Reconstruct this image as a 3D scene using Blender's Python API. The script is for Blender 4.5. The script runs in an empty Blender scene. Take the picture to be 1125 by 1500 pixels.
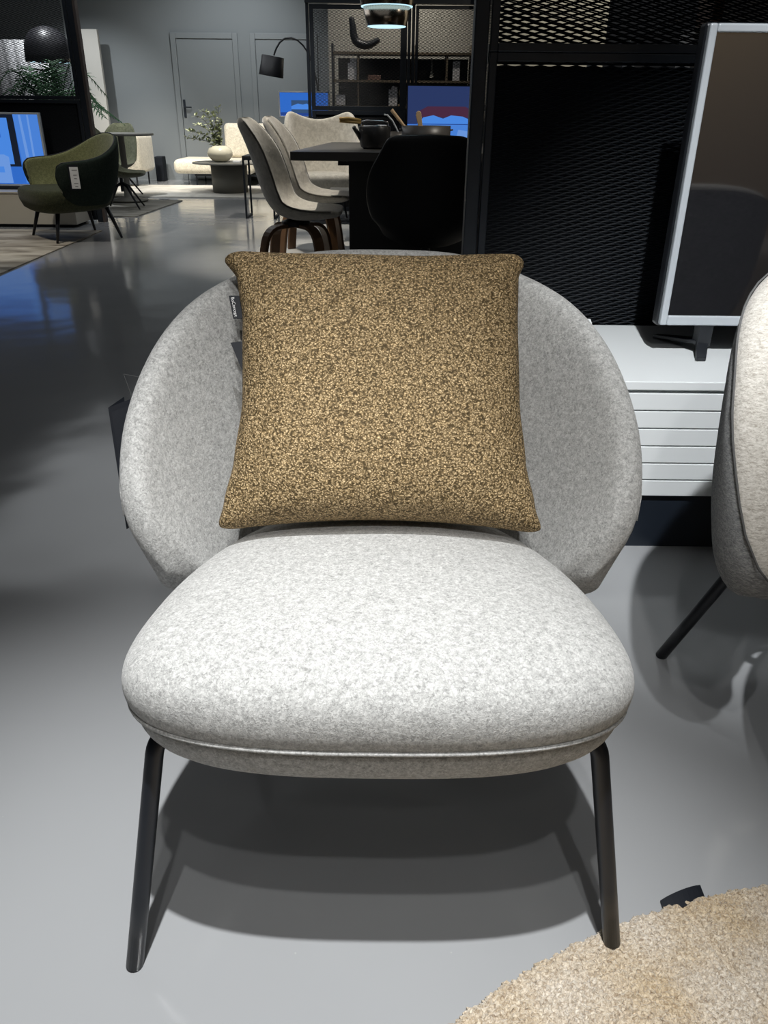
import bpy, bmesh, math, random
from mathutils import Vector, Matrix
random.seed(7)
C = bpy.context.scene.collection
S = bpy.context.scene
R = math.radians

# ---------------------------------------------------------------- camera, world, lights
cam = bpy.data.cameras.new('camera'); cam_o = bpy.data.objects.new('camera', cam); C.objects.link(cam_o)
cam.sensor_fit = 'VERTICAL'; cam.sensor_height = 36.0; cam.lens = 36.0 * 1150.0 / 1500.0
cam.clip_start = 0.02; cam.clip_end = 60
pitch, roll = R(27.16), R(0.6)
cam_o.matrix_world = Matrix.Translation((0, 0, 1.0)) @ Matrix.Rotation(R(90) - pitch, 4, 'X') @ Matrix.Rotation(roll, 4, 'Z')
S.camera = cam_o
S.view_settings.view_transform = 'Standard'
S.view_settings.look = 'None'
S.view_settings.exposure = 0.08
S.view_settings.gamma = 1.0
S.view_settings.use_curve_mapping = False

world = bpy.data.worlds.new('world'); S.world = world; world.use_nodes = True
world.node_tree.nodes['Background'].inputs[0].default_value = (0.55, 0.62, 0.72, 1)
world.node_tree.nodes['Background'].inputs[1].default_value = 0.1

def spot(name, loc, target, power, cone=60, blend=0.5, radius=0.03, col=(1, 0.97, 0.93)):
    l = bpy.data.lights.new(name, 'SPOT'); l.energy = power; l.spot_size = R(cone); l.spot_blend = blend
    l.shadow_soft_size = radius; l.color = col
    o = bpy.data.objects.new(name, l); C.objects.link(o); o.location = loc
    o.rotation_euler = (Vector(target) - Vector(loc)).to_track_quat('-Z', 'Y').to_euler()
    return o
def area(name, loc, rot, sx, sy, power, col=(1, 1, 1)):
    l = bpy.data.lights.new(name, 'AREA'); l.shape = 'RECTANGLE'; l.size = sx; l.size_y = sy; l.energy = power; l.color = col
    o = bpy.data.objects.new(name, l); C.objects.link(o); o.location = loc; o.rotation_euler = rot
    return o
COOL = (0.93, 0.97, 1.0); WARM = (1, 0.93, 0.82)
spot('unseen_spot', (0.0, 0.33, 3.0), (-0.24, 0.46, 0.2), 430, 42, 1.0, 0.025, (0.99, 1, 1))
spot('unseen_spot', (-0.06, -0.17, 3.0), (0.0, 0.80, 0.2), 55, 42, 0.9, 0.025, (1, 1, 0.98))
spot('unseen_spot', (0.12, -0.65, 3.0), (0.1, 0.9, 0.3), 34, 40, 0.9, 0.03, (1, 0.99, 0.97))
spot('unseen_spot', (0.4, 0.05, 3.0), (1.0, 1.72, 0.5), 430, 36, 0.8, 0.03, (0.97, 0.99, 1))
spot('unseen_spot', (0.0, -1.4, 3.0), (0.0, 1.25, 0.72), 130, 25, 0.8, 0.05, (1, 0.99, 0.97))  # added narrow spot that brightens the inside of the armchair shell
spot('unseen_spot', (2.4, -2.0, 3.0), (2.7, -3.5, 1.1), 420, 70, 0.9, 0.04, WARM)  # added behind the camera, lights the warm wall mirrored in the television
spot('unseen_spot', (-1.9, 11.4, 3.1), (-2.3, 13.1, 1.0), 170, 100, 1.0, 0.04, COOL)  # added wall wash to brighten the grey back wall
spot('unseen_spot', (-1.3, 5.6, 3.0), (-0.75, 6.0, 0.6), 260, 42, 0.7, 0.04, WARM)
spot('unseen_spot', (-0.6, 8.2, 3.0), (-0.7, 8.6, 0.5), 170, 50, 0.7, 0.04, WARM)
spot('unseen_spot', (-3.0, 5.3, 3.0), (-2.9, 6.8, 0.3), 130, 55, 0.8, 0.04, WARM)
spot('unseen_spot', (-3.3, 10.5, 3.0), (-3.5, 12.0, 0.2), 330, 55, 0.7, 0.04, WARM)
spot('unseen_spot', (-1.9, 10.2, 3.0), (-2.1, 11.9, 0.4), 420, 48, 0.7, 0.04, WARM)
spot('unseen_spot', (-3.9, 10.0, 3.0), (-3.7, 10.2, 1.0), 230, 60, 0.8, 0.04, COOL)
spot('unseen_spot', (-4.2, 10.6, 3.0), (-4.3, 12.5, 0.9), 260, 60, 0.8, 0.04, COOL)
spot('unseen_spot', (0.2, 9.9, 3.0), (0.1, 11.0, 1.4), 130, 90, 0.9, 0.04, WARM)
spot('unseen_spot', (1.6, 4.9, 3.0), (1.4, 6.0, 1.5), 150, 90, 0.8, 0.04, WARM)
area('bounce_fill', (-1.0, 3.5, 3.15), (0, 0, 0), 3.0, 3.0, 4, COOL)  # added soft fill standing in for bounced light, no ceiling fixture
area('bounce_fill', (-2.4, 9.0, 3.15), (0, 0, 0), 4.0, 5.0, 60, COOL)  # added cool ambient fill over the far half of the room
area('bounce_fill', (0.3, -1.2, 3.1), (0, 0, 0), 3.5, 2.5, 10, (1, 0.98, 0.95))  # added ambient fill over the camera end, imitates bounce

# ---------------------------------------------------------------- materials
MATS = {}
def nt(name):
    m = bpy.data.materials.new(name); m.use_nodes = True; MATS[name] = m
    n = m.node_tree; return m, n, n.nodes['Principled BSDF']
def mat(name, col, rough=0.5, metal=0.0, spec=0.5, bump=None, emit=None, sheen=0.0, coat=0.0):
    m, n, b = nt(name)
    b.inputs['Base Color'].default_value = (*col, 1); b.inputs['Roughness'].default_value = rough
    b.inputs['Metallic'].default_value = metal; b.inputs['Specular IOR Level'].default_value = spec
    b.inputs['Sheen Weight'].default_value = sheen; b.inputs['Coat Weight'].default_value = coat
    if emit:
        b.inputs['Emission Color'].default_value = (*emit[0], 1); b.inputs['Emission Strength'].default_value = emit[1]
    if bump:
        t = n.nodes.new('ShaderNodeTexCoord'); x = n.nodes.new('ShaderNodeTexNoise'); x.inputs['Scale'].default_value = bump[0]; x.inputs['Detail'].default_value = 3
        bp = n.nodes.new('ShaderNodeBump'); bp.inputs['Strength'].default_value = bump[1]; bp.inputs['Distance'].default_value = bump[2]
        n.links.new(t.outputs['Object'], x.inputs['Vector']); n.links.new(x.outputs['Fac'], bp.inputs['Height']); n.links.new(bp.outputs['Normal'], b.inputs['Normal'])
    return m
def ramp(n, stops):
    r = n.nodes.new('ShaderNodeValToRGB')
    while len(r.color_ramp.elements) < len(stops): r.color_ramp.elements.new(0.5)
    for e, (p, c) in zip(r.color_ramp.elements, stops): e.position = p; e.color = (*c, 1)
    return r
def wool(name, dark, mid, light, scale=420, sheen=0.25, stretch=(1, 1, 1), bumpd=0.0012):
    """felted melange: fine fibre noise over soft cloudy mottling"""
    m, n, b = nt(name)
    t = n.nodes.new('ShaderNodeTexCoord'); mp = n.nodes.new('ShaderNodeMapping'); mp.inputs['Scale'].default_value = stretch
    n.links.new(t.outputs['Object'], mp.inputs['Vector'])
    a = n.nodes.new('ShaderNodeTexNoise'); a.inputs['Scale'].default_value = scale; a.inputs['Detail'].default_value = 4; a.inputs['Roughness'].default_value = 0.65; a.inputs['Distortion'].default_value = 0.8
    c = n.nodes.new('ShaderNodeTexNoise'); c.inputs['Scale'].default_value = scale / 2.6; c.inputs['Detail'].default_value = 3
    for x in (a, c): n.links.new(mp.outputs[0], x.inputs['Vector'])
    mx = n.nodes.new('ShaderNodeMix'); mx.inputs['Factor'].default_value = 0.3
    n.links.new(a.outputs['Fac'], mx.inputs[2]); n.links.new(c.outputs['Fac'], mx.inputs[3])
    r = ramp(n, [(0.36, dark), (0.5, mid), (0.62, light)])
    n.links.new(mx.outputs[0], r.inputs[0]); n.links.new(r.outputs[0], b.inputs['Base Color'])
    bp = n.nodes.new('ShaderNodeBump'); bp.inputs['Strength'].default_value = 0.9; bp.inputs['Distance'].default_value = bumpd
    n.links.new(a.outputs['Fac'], bp.inputs['Height']); n.links.new(bp.outputs['Normal'], b.inputs['Normal'])
    b.inputs['Roughness'].default_value = 0.95; b.inputs['Specular IOR Level'].default_value = 0.1
    b.inputs['Sheen Weight'].default_value = sheen; b.inputs['Sheen Roughness'].default_value = 0.5
    return m
wool('grey_wool', (0.27, 0.27, 0.262), (0.45, 0.45, 0.44), (0.62, 0.62, 0.605), 330)
wool('grey_twill', (0.13, 0.135, 0.14), (0.27, 0.275, 0.28), (0.46, 0.46, 0.45), 300, 0.2, (0.45, 1, 2.2), 0.002)
wool('beige_twill', (0.34, 0.31, 0.27), (0.56, 0.53, 0.48), (0.72, 0.69, 0.64), 300, 0.2, (0.6, 1, 1.8), 0.0012)
wool('green_felt', (0.11, 0.12, 0.055), (0.17, 0.18, 0.085), (0.24, 0.25, 0.125), 150, 0.3)
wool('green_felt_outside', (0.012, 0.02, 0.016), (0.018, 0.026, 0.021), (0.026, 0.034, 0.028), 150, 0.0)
wool('velvet', (0.44, 0.415, 0.36), (0.55, 0.52, 0.455), (0.64, 0.61, 0.54), 30, 0.6)
wool('velvet_edge', (0.12, 0.11, 0.095), (0.16, 0.15, 0.13), (0.20, 0.19, 0.16), 30, 0.2)
wool('green_felt_dark', (0.03, 0.035, 0.02), (0.045, 0.05, 0.028), (0.07, 0.075, 0.04), 150, 0.1)
wool('velvet_taupe', (0.32, 0.30, 0.26), (0.40, 0.375, 0.33), (0.48, 0.455, 0.40), 30, 0.6)
wool('cream_boucle', (0.5, 0.46, 0.37), (0.66, 0.61, 0.50), (0.78, 0.73, 0.61), 60, 0.3)
wool('olive_velvet', (0.07, 0.075, 0.045), (0.11, 0.115, 0.07), (0.15, 0.155, 0.10), 60, 0.3)

def boucle():
    m, n, b = nt('ochre_boucle')
    t = n.nodes.new('ShaderNodeTexCoord')
    w = n.nodes.new('ShaderNodeTexNoise'); w.inputs['Scale'].default_value = 160; w.inputs['Detail'].default_value = 2
    ad = n.nodes.new('ShaderNodeMix'); ad.data_type = 'VECTOR'; ad.inputs['Factor'].default_value = 0.008
    n.links.new(t.outputs['Object'], w.inputs['Vector']); n.links.new(t.outputs['Object'], ad.inputs[4]); n.links.new(w.outputs['Color'], ad.inputs[5])
    mp = n.nodes.new('ShaderNodeMapping'); mp.inputs['Scale'].default_value = (1.0, 1.0, 1.15); n.links.new(ad.outputs[1], mp.inputs['Vector'])
    v = n.nodes.new('ShaderNodeTexVoronoi'); v.inputs['Scale'].default_value = 330; n.links.new(mp.outputs[0], v.inputs['Vector'])
    r = ramp(n, [(0.15, (0.82, 0.625, 0.37)), (0.38, (0.36, 0.255, 0.13)), (0.74, (0.085, 0.058, 0.025))])
    n.links.new(v.outputs['Distance'], r.inputs[0])
    hs = n.nodes.new('ShaderNodeMix'); hs.data_type = 'RGBA'; hs.blend_type = 'MULTIPLY'; hs.inputs['Factor'].default_value = 0.42
    x = n.nodes.new('ShaderNodeSeparateColor'); n.links.new(v.outputs['Color'], x.inputs[0])
    g = ramp(n, [(0.0, (0.45, 0.45, 0.45)), (0.6, (0.95, 0.95, 0.95)), (1.0, (1.35, 1.3, 1.2))]); n.links.new(x.outputs[0], g.inputs[0])
    n.links.new(r.outputs[0], hs.inputs[6]); n.links.new(g.outputs[0], hs.inputs[7]); n.links.new(hs.outputs[2], b.inputs['Base Color'])
    inv = n.nodes.new('ShaderNodeMath'); inv.operation = 'SUBTRACT'; inv.inputs[0].default_value = 1; n.links.new(v.outputs['Distance'], inv.inputs[1])
    bp = n.nodes.new('ShaderNodeBump'); bp.inputs['Strength'].default_value = 0.8; bp.inputs['Distance'].default_value = 0.002
    n.links.new(inv.outputs[0], bp.inputs['Height']); n.links.new(bp.outputs['Normal'], b.inputs['Normal'])
    b.inputs['Roughness'].default_value = 0.7; b.inputs['Specular IOR Level'].default_value = 0.25
boucle()

def pile(name, dark, mid, light, scale=260):
    m, n, b = nt(name)
    t = n.nodes.new('ShaderNodeTexCoord')
    a = n.nodes.new('ShaderNodeTexNoise'); a.inputs['Scale'].default_value = scale; a.inputs['Detail'].default_value = 3; a.inputs['Distortion'].default_value = 1.0
    c = n.nodes.new('ShaderNodeTexNoise'); c.inputs['Scale'].default_value = 9; c.inputs['Detail'].default_value = 2
    for x in (a, c): n.links.new(t.outputs['Object'], x.inputs['Vector'])
    r = ramp(n, [(0.3, dark), (0.5, mid), (0.68, light)]); n.links.new(a.outputs['Fac'], r.inputs[0])
    g = ramp(n, [(0.35, (0.88, 0.80, 0.66)), (0.62, (1, 1, 1))]); n.links.new(c.outputs['Fac'], g.inputs[0])
    mm = n.nodes.new('ShaderNodeMix'); mm.data_type = 'RGBA'; mm.blend_type = 'MULTIPLY'; mm.inputs['Factor'].default_value = 1
    n.links.new(r.outputs[0], mm.inputs[6]); n.links.new(g.outputs[0], mm.inputs[7]); n.links.new(mm.outputs[2], b.inputs['Base Color'])
    bp = n.nodes.new('ShaderNodeBump'); bp.inputs['Strength'].default_value = 1; bp.inputs['Distance'].default_value = 0.003
    n.links.new(a.outputs['Fac'], bp.inputs['Height']); n.links.new(bp.outputs['Normal'], b.inputs['Normal'])
    b.inputs['Roughness'].default_value = 0.85; b.inputs['Sheen Weight'].default_value = 0.3; b.inputs['Specular IOR Level'].default_value = 0.2
pile('cream_pile', (0.32, 0.25, 0.18), (0.57, 0.49, 0.39), (0.80, 0.73, 0.63))
def faded(name, a_, b_, c_, sc=(3, 9, 1)):
    m, n, b = nt(name)
    t = n.nodes.new('ShaderNodeTexCoord'); mp = n.nodes.new('ShaderNodeMapping'); mp.inputs['Scale'].default_value = sc
    x = n.nodes.new('ShaderNodeTexNoise'); x.inputs['Scale'].default_value = 1.2; x.inputs['Detail'].default_value = 6; x.inputs['Distortion'].default_value = 1
    n.links.new(t.outputs['Object'], mp.inputs['Vector']); n.links.new(mp.outputs[0], x.inputs['Vector'])
    r = ramp(n, [(0.36, a_), (0.5, b_), (0.62, c_)]); n.links.new(x.outputs['Fac'], r.inputs[0]); n.links.new(r.outputs[0], b.inputs['Base Color'])
    b.inputs['Roughness'].default_value = 0.9
faded('vintage_rug', (0.22, 0.19, 0.15), (0.42, 0.38, 0.31), (0.56, 0.52, 0.44), (1.5, 5, 1))
faded('taupe_rug', (0.20, 0.19, 0.165), (0.27, 0.26, 0.23), (0.33, 0.32, 0.285), (2, 6, 1))
faded('ivory_rug', (0.42, 0.40, 0.36), (0.50, 0.48, 0.43), (0.56, 0.54, 0.49), (3, 3, 1))
faded('dining_rug', (0.36, 0.36, 0.345), (0.44, 0.44, 0.425), (0.52, 0.52, 0.50), (3, 3, 1))

def floor_mat():
    m, n, b = nt('polished_grey_screed')
    t = n.nodes.new('ShaderNodeTexCoord')
    x = n.nodes.new('ShaderNodeTexNoise'); x.inputs['Scale'].default_value = 1.3; x.inputs['Detail'].default_value = 4
    n.links.new(t.outputs['Object'], x.inputs['Vector'])
    r = ramp(n, [(0.3, (0.315, 0.322, 0.332)), (0.7, (0.345, 0.353, 0.363))]); n.links.new(x.outputs['Fac'], r.inputs[0])
    # sparse pale specks of dust
    v = n.nodes.new('ShaderNodeTexVoronoi'); v.inputs['Scale'].default_value = 14; n.links.new(t.outputs['Object'], v.inputs['Vector'])
    lt = n.nodes.new('ShaderNodeMath'); lt.operation = 'LESS_THAN'; lt.inputs[1].default_value = 0.018; n.links.new(v.outputs['Distance'], lt.inputs[0])
    mx = n.nodes.new('ShaderNodeMix'); mx.data_type = 'RGBA'; n.links.new(lt.outputs[0], mx.inputs[0]); n.links.new(r.outputs[0], mx.inputs[6]); mx.inputs[7].default_value = (0.4, 0.4, 0.4, 1)
    n.links.new(mx.outputs[2], b.inputs['Base Color'])
    w = n.nodes.new('ShaderNodeTexNoise'); w.inputs['Scale'].default_value = 3.5; w.inputs['Detail'].default_value = 1; n.links.new(t.outputs['Object'], w.inputs['Vector'])
    bp = n.nodes.new('ShaderNodeBump'); bp.inputs['Strength'].default_value = 0.12; bp.inputs['Distance'].default_value = 0.02
    n.links.new(w.outputs['Fac'], bp.inputs['Height']); n.links.new(bp.outputs['Normal'], b.inputs['Normal'])
    b.inputs['Roughness'].default_value = 0.12; b.inputs['Specular IOR Level'].default_value = 0.5
floor_mat()
mat('wall_grey', (0.165, 0.18, 0.185), 0.85, bump=(60, 0.1, 0.001))
mat('door_grey', (0.16, 0.175, 0.18), 0.6)
mat('ceiling_dark', (0.03, 0.032, 0.035), 0.9)
mat('wall_warm', (0.22, 0.17, 0.11), 0.8)
mat('wall_pale', (0.36, 0.35, 0.31), 0.85)
mat('wall_beige', (0.40, 0.39, 0.33), 0.85)
mat('black_steel', (0.008, 0.012, 0.019), 0.45)
mat('mesh_steel', (0.003, 0.005, 0.008), 0.5, spec=0.12)
mat('black_board', (0.008, 0.010, 0.014), 0.7, spec=0.2)
mat('leg_steel', (0.010, 0.012, 0.017), 0.38, bump=(400, 0.05, 0.0005))
mat('silver', (0.52, 0.56, 0.60), 0.4, 0.1)
mat('chrome', (0.8, 0.8, 0.8), 0.12, 1.0)
mat('brass_steel', (0.50, 0.42, 0.34), 0.22, 1.0)
mat('screen_off', (0.012, 0.012, 0.014), 0.06, spec=1.0, coat=0.6)
mat('black_plastic', (0.015, 0.017, 0.021), 0.35)
mat('white_lacquer', (0.76, 0.79, 0.80), 0.35)
mat('plinth_navy', (0.008, 0.013, 0.022), 0.5)
mat('cream_lacquer', (0.52, 0.49, 0.42), 0.4)
mat('card_black', (0.007, 0.009, 0.014), 0.6, spec=0.3)
mat('card_white', (0.72, 0.73, 0.74), 0.6)
mat('print_grey', (0.25, 0.25, 0.26), 0.6)
mat('label_white', (0.85, 0.85, 0.85), 0.6)
mat('black_oak', (0.035, 0.036, 0.038), 0.38, bump=(80, 0.2, 0.001))
mat('table_top_grey', (0.10, 0.097, 0.092), 0.32)
mat('walnut', (0.13, 0.07, 0.035), 0.45, bump=(60, 0.2, 0.001))
mat('black_shell', (0.006, 0.006, 0.008), 0.5)
mat('pot_grey', (0.06, 0.055, 0.052), 0.4)
mat('kettle_black', (0.018, 0.018, 0.02), 0.35)
mat('light_wood', (0.62, 0.43, 0.25), 0.55)
mat('bamboo', (0.52, 0.34, 0.12), 0.45)
mat('bronze_shelf', (0.14, 0.11, 0.075), 0.5)
mat('shelf_back', (0.07, 0.065, 0.06), 0.7)
mat('book_pale', (0.62, 0.62, 0.64), 0.6)
mat('book_brown', (0.16, 0.09, 0.07), 0.6)
mat('sculpture_black', (0.008, 0.01, 0.014), 0.45)
mat('bust_beige', (0.55, 0.42, 0.26), 0.6)
mat('panel_white', (0.40, 0.39, 0.36), 0.7)
mat('curtain', (0.55, 0.55, 0.56), 0.9)
mat('frond', (0.05, 0.16, 0.06), 0.5)
mat('leaf_sage', (0.40, 0.44, 0.28), 0.6)
mat('stem', (0.12, 0.10, 0.06), 0.7)
mat('vase_glass', (0.66, 0.63, 0.50), 0.2, spec=0.6)
mat('taupe_concrete', (0.20, 0.195, 0.175), 0.6)
mat('shade_black', (0.02, 0.02, 0.024), 0.42)
mat('shade_inside', (0.6, 0.6, 0.6), 0.7)
mat('lamp_glow', (0.7, 0.9, 0.95), 0.5, emit=((0.55, 0.85, 1.0), 1.1))
mat('brown_trim', (0.06, 0.045, 0.04), 0.6)
mat('thread', (0.10, 0.10, 0.10), 0.9)
def em(name, col, s=1.0): return mat(name, (0.01, 0.01, 0.01), 0.3, emit=(col, s))
em('scr_blue', (0.025, 0.13, 0.52)); em('scr_blue_deep', (0.015, 0.05, 0.24)); em('scr_blue_light', (0.06, 0.22, 0.68)); em('scr_slate', (0.03, 0.07, 0.16))
em('scr_navy', (0.02, 0.035, 0.11)); em('scr_red', (0.06, 0.02, 0.045)); em('scr_pale', (0.13, 0.28, 0.66)); em('scr_black', (0.006, 0.01, 0.02)); em('scr_sky', (0.06, 0.20, 0.62))

# ---------------------------------------------------------------- helpers
def tag(o, label=None, cat=None, group=None, kind=None):
    if label: o['label'] = label
    if cat: o['category'] = cat
    if group: o['group'] = group
    if kind: o['kind'] = kind
    return o
def thing(name, label, cat, loc=(0, 0, 0), rz=0.0, group=None):
    o = bpy.data.objects.new(name, None); o.empty_display_size = 0.05; C.objects.link(o); o.location = loc; o.rotation_euler = (0, 0, rz)
    return tag(o, label, cat, group)
def link(name, bm, m, parent=None, smooth=False, mods=()):
    me = bpy.data.meshes.new(name); bmesh.ops.recalc_face_normals(bm, faces=bm.faces); bm.to_mesh(me); bm.free()
    for k in (m if isinstance(m, (list, tuple)) else [m]): me.materials.append(MATS[k])
    if smooth:
        for p in me.polygons: p.use_smooth = True
    o = bpy.data.objects.new(name, me); C.objects.link(o)
    if parent: o.parent = parent
    for kind, kw in mods:
        md = o.modifiers.new(kind.lower(), kind)
        for k, v in kw.items(): setattr(md, k, v)
    return o
def struct(name, bm, m, **k):
    o = link(name, bm, m, **k); o['kind'] = 'structure'; return o
BEV = lambda w, s=2: ('BEVEL', dict(width=w, segments=s, limit_method='ANGLE'))
SUB = lambda l=1: ('SUBSURF', dict(levels=l, render_levels=l))
def box(bm, x0, x1, y0, y1, z0, z1, M=None):
    vs = [bm.verts.new(Vector(p)) for p in ((x0,y0,z0),(x1,y0,z0),(x1,y1,z0),(x0,y1,z0),(x0,y0,z1),(x1,y0,z1),(x1,y1,z1),(x0,y1,z1))]
    if M: 
        for v in vs: v.co = M @ v.co
    for f in ((0,3,2,1),(4,5,6,7),(0,1,5,4),(1,2,6,5),(2,3,7,6),(3,0,4,7)): bm.faces.new([vs[i] for i in f])
    return bm
def bx(*a, **k): return box(bmesh.new(), *a, **k)
def tube(bm, pts, r, seg=12, cap=True):
    """round tube along pts; r may be a list"""
    pts = [Vector(p) for p in pts]; n = len(pts); rs = r if isinstance(r, (list, tuple)) else [r] * n
    rings = []; ref = None
    for i, p in enumerate(pts):
        t = (pts[min(i + 1, n - 1)] - pts[max(i - 1, 0)]).normalized()
        if ref is None: ref = t.orthogonal().normalized()
        ref = (ref - t * ref.dot(t)).normalized(); b = t.cross(ref)
        rings.append([bm.verts.new(p + (ref * math.cos(a) + b * math.sin(a)) * rs[i]) for a in [2 * math.pi * k / seg for k in range(seg)]])
    for a, b in zip(rings, rings[1:]):
        for k in range(seg): bm.faces.new((a[k], a[(k + 1) % seg], b[(k + 1) % seg], b[k]))
    if cap: bm.faces.new(rings[0][::-1]); bm.faces.new(rings[-1])
    return bm
def tb(pts, r, seg=12): return tube(bmesh.new(), pts, r, seg)
def lathe(bm, prof, seg=32, c=(0, 0, 0)):
    rings = []
    for r, z in prof:
        if r < 1e-6: rings.append([bm.verts.new((c[0], c[1], c[2] + z))])
        else: rings.append([bm.verts.new((c[0] + r * math.cos(a), c[1] + r * math.sin(a), c[2] + z)) for a in [2 * math.pi * k / seg for k in range(seg)]])
    for a, b in zip(rings, rings[1:]):
        for k in range(seg):
            k2 = (k + 1) % seg
            if len(a) == 1 and len(b) == 1: continue
            if len(a) == 1: bm.faces.new((a[0], b[k2], b[k]))
            elif len(b) == 1: bm.faces.new((a[k], a[k2], b[0]))
            else: bm.faces.new((a[k], a[k2], b[k2], b[k]))
    return bm
def lt(prof, seg=32, c=(0, 0, 0)): return lathe(bmesh.new(), prof, seg, c)
def spline(pts, n):
    """Catmull-Rom resample of a list of tuples, even in chord length"""
    P = [Vector(p) for p in pts]; out = []
    L = [0]
    for a, b in zip(P, P[1:]): L.append(L[-1] + (b - a).length)
    for k in range(n):
        s = L[-1] * k / (n - 1); i = 0
        while i < len(P) - 2 and s > L[i + 1]: i += 1
        t = (s - L[i]) / max(L[i + 1] - L[i], 1e-9); t = min(max(t, 0), 1)
        p1, p2 = P[i], P[i + 1]; p0 = P[i - 1] if i > 0 else p1 * 2 - p2; p3 = P[i + 2] if i + 2 < len(P) else p2 * 2 - p1
        out.append(0.5 * ((2 * p1) + (p2 - p0) * t + (2 * p0 - 5 * p1 + 4 * p2 - p3) * t * t + (3 * p1 - p0 - 3 * p2 + p3) * t ** 3))
    return out
def poly_prism(bm, pts, d):
    """closed outline pts (3D, planar) extruded by vector d"""
    d = Vector(d); a = [bm.verts.new(Vector(p)) for p in pts]; b = [bm.verts.new(Vector(p) + d) for p in pts]
    bm.faces.new(a[::-1]); bm.faces.new(b); n = len(pts)
    for i in range(n): bm.faces.new((a[i], a[(i + 1) % n], b[(i + 1) % n], b[i]))
    return bm
def expanded_metal(x0, x1, y, z0, z1, cw=0.0452, ch=0.0133, w=0.0028, d=0.0018):
    """diamond mesh of slit and stretched sheet: zigzag strands that meet at their knuckles"""
    bm = bmesh.new(); st = cw / 2; s = ch / 2; nx = int((x1 - x0) / st); nz = int((z1 - z0) / s)
    for k in range(nz):
        prev = None
        for i in range(nx + 1):
            x = x0 + i * st; z = z0 + (k + 0.5) * s + (s / 2 - w * 0.35) * (1 if (i + k) % 2 == 0 else -1)
            q = [bm.verts.new((x, y - d, z - w * 0.3)), bm.verts.new((x, y - d * 0.2, z + w * 0.7)), bm.verts.new((x, y + d, z + w * 0.3)), bm.verts.new((x, y + d * 0.2, z - w * 0.7))]
            if prev:
                for j in range(4): bm.faces.new((prev[j], prev[(j + 1) % 4], q[(j + 1) % 4], q[j]))
            prev = q
    return bm

def shell(rim, base, nu=44, nv=12, t0=0.05, t1=0.034, bulge=0.035, endpow=0.5, endlen=0.14, fb=1):
    """padded tub shell. rim/base: half lists from the centre back to the front tip (x>=0); mirrored. faces: mat 0 inside, 1 outside"""
    full = lambda h: [Vector((-p[0], p[1], p[2])) for p in h[::-1]][:-1] + [Vector(p) for p in h]
    Rm = spline(full(rim), nu); Bs = spline(full(base), nu)
    grid = []
    for i in range(nu):
        row = []
        ctr = Vector((0, (Bs[0].y), 0))
        for j in range(nv):
            v = j / (nv - 1); p = Bs[i].lerp(Rm[i], v)
            out = Vector((p.x, p.y - ctr.y + 0.02, 0)); out = out.normalized() if out.length > 1e-6 else Vector((0, 1, 0))
            row.append(p + out * bulge * math.sin(math.pi * v) + Vector((0, 0, -0.25 * bulge * math.sin(math.pi * v))))
        grid.append(row)
    bm = bmesh.new(); loops = []
    for i in range(nu):
        u = i / (nu - 1); e = min(u, 1 - u) / endlen; es = (1 - (1 - min(e, 1)) ** 2) ** endpow * 0.7 + 0.3
        inn, out = [], []
        for j in range(nv):
            a = grid[min(i + 1, nu - 1)][j] - grid[max(i - 1, 0)][j]; b = grid[i][min(j + 1, nv - 1)] - grid[i][max(j - 1, 0)]
            n = a.cross(b).normalized()
            v = j / (nv - 1); th = (t0 * (1 - v) + t1 * v) * es
            inn.append(grid[i][j] - n * th * 0.5 * -1); out.append(grid[i][j] + n * th * 0.5 * -1)
        # round caps
        up = (grid[i][-1] - grid[i][-2]).normalized(); dn = (grid[i][0] - grid[i][1]).normalized()
        thr = (inn[-1] - out[-1]).length; thb = (inn[0] - out[0]).length
        m = (inn[-1] + out[-1]) / 2; hv = (inn[-1] - out[-1]) / 2
        cap1 = [m + hv * math.cos(a) + up * thr * 0.5 * math.sin(a) for a in (R(36), R(72), R(108), R(144))]
        m = (inn[0] + out[0]) / 2; hv = (out[0] - inn[0]) / 2
        cap0 = [m + hv * math.cos(a) + dn * thb * 0.5 * math.sin(a) for a in (R(45), R(90), R(135))]
        loops.append([bm.verts.new(p) for p in inn + cap1 + out[::-1] + cap0])
    L = len(loops[0])
    for a, b in zip(loops, loops[1:]):
        for k in range(L):
            f = bm.faces.new((a[k], a[(k + 1) % L], b[(k + 1) % L], b[k]))
            f.material_index = 0 if k < nv + fb else 1
    for lp in (loops[0], loops[-1]):
        c = Vector((0, 0, 0))
        for v in lp: c += v.co
        nx_ = loops[2] if lp is loops[0] else loops[-3]; c2 = Vector((0, 0, 0))
        for v in nx_: c2 += v.co
        cv = bm.verts.new(c / L + (c / L - c2 / L).normalized() * 0.012)
        for k in range(L):
            f = bm.faces.new((lp[k], lp[(k + 1) % L], cv)); f.material_index = 0
    seam = [lp[nv + fb].co.copy() for lp in loops]
    return bm, seam

def pad(outline, prof, zc=lambda x, y: 0.0, cen=None):
    """upholstered pad: outline list of (x,y), prof list of (scale, dz); closed top and bottom"""
    bm = bmesh.new(); n = len(outline)
    cx = sum(p[0] for p in outline) / n; cy = sum(p[1] for p in outline) / n
    if cen: cx, cy = cen
    rings = []
    for s, dz in prof:
        if s < 1e-6: rings.append([bm.verts.new((cx, cy, zc(cx, cy) + dz))])
        else: rings.append([bm.verts.new((cx + (x - cx) * s, cy + (y - cy) * s, zc(cx + (x - cx) * s, cy + (y - cy) * s) + dz)) for x, y in outline])
    for a, b in zip(rings, rings[1:]):
        for k in range(n):
            k2 = (k + 1) % n
            if len(a) == 1: bm.faces.new((a[0], b[k2], b[k]))
            elif len(b) == 1: bm.faces.new((a[k], a[k2], b[0]))
            else: bm.faces.new((a[k], a[k2], b[k2], b[k]))
    return bm

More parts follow.
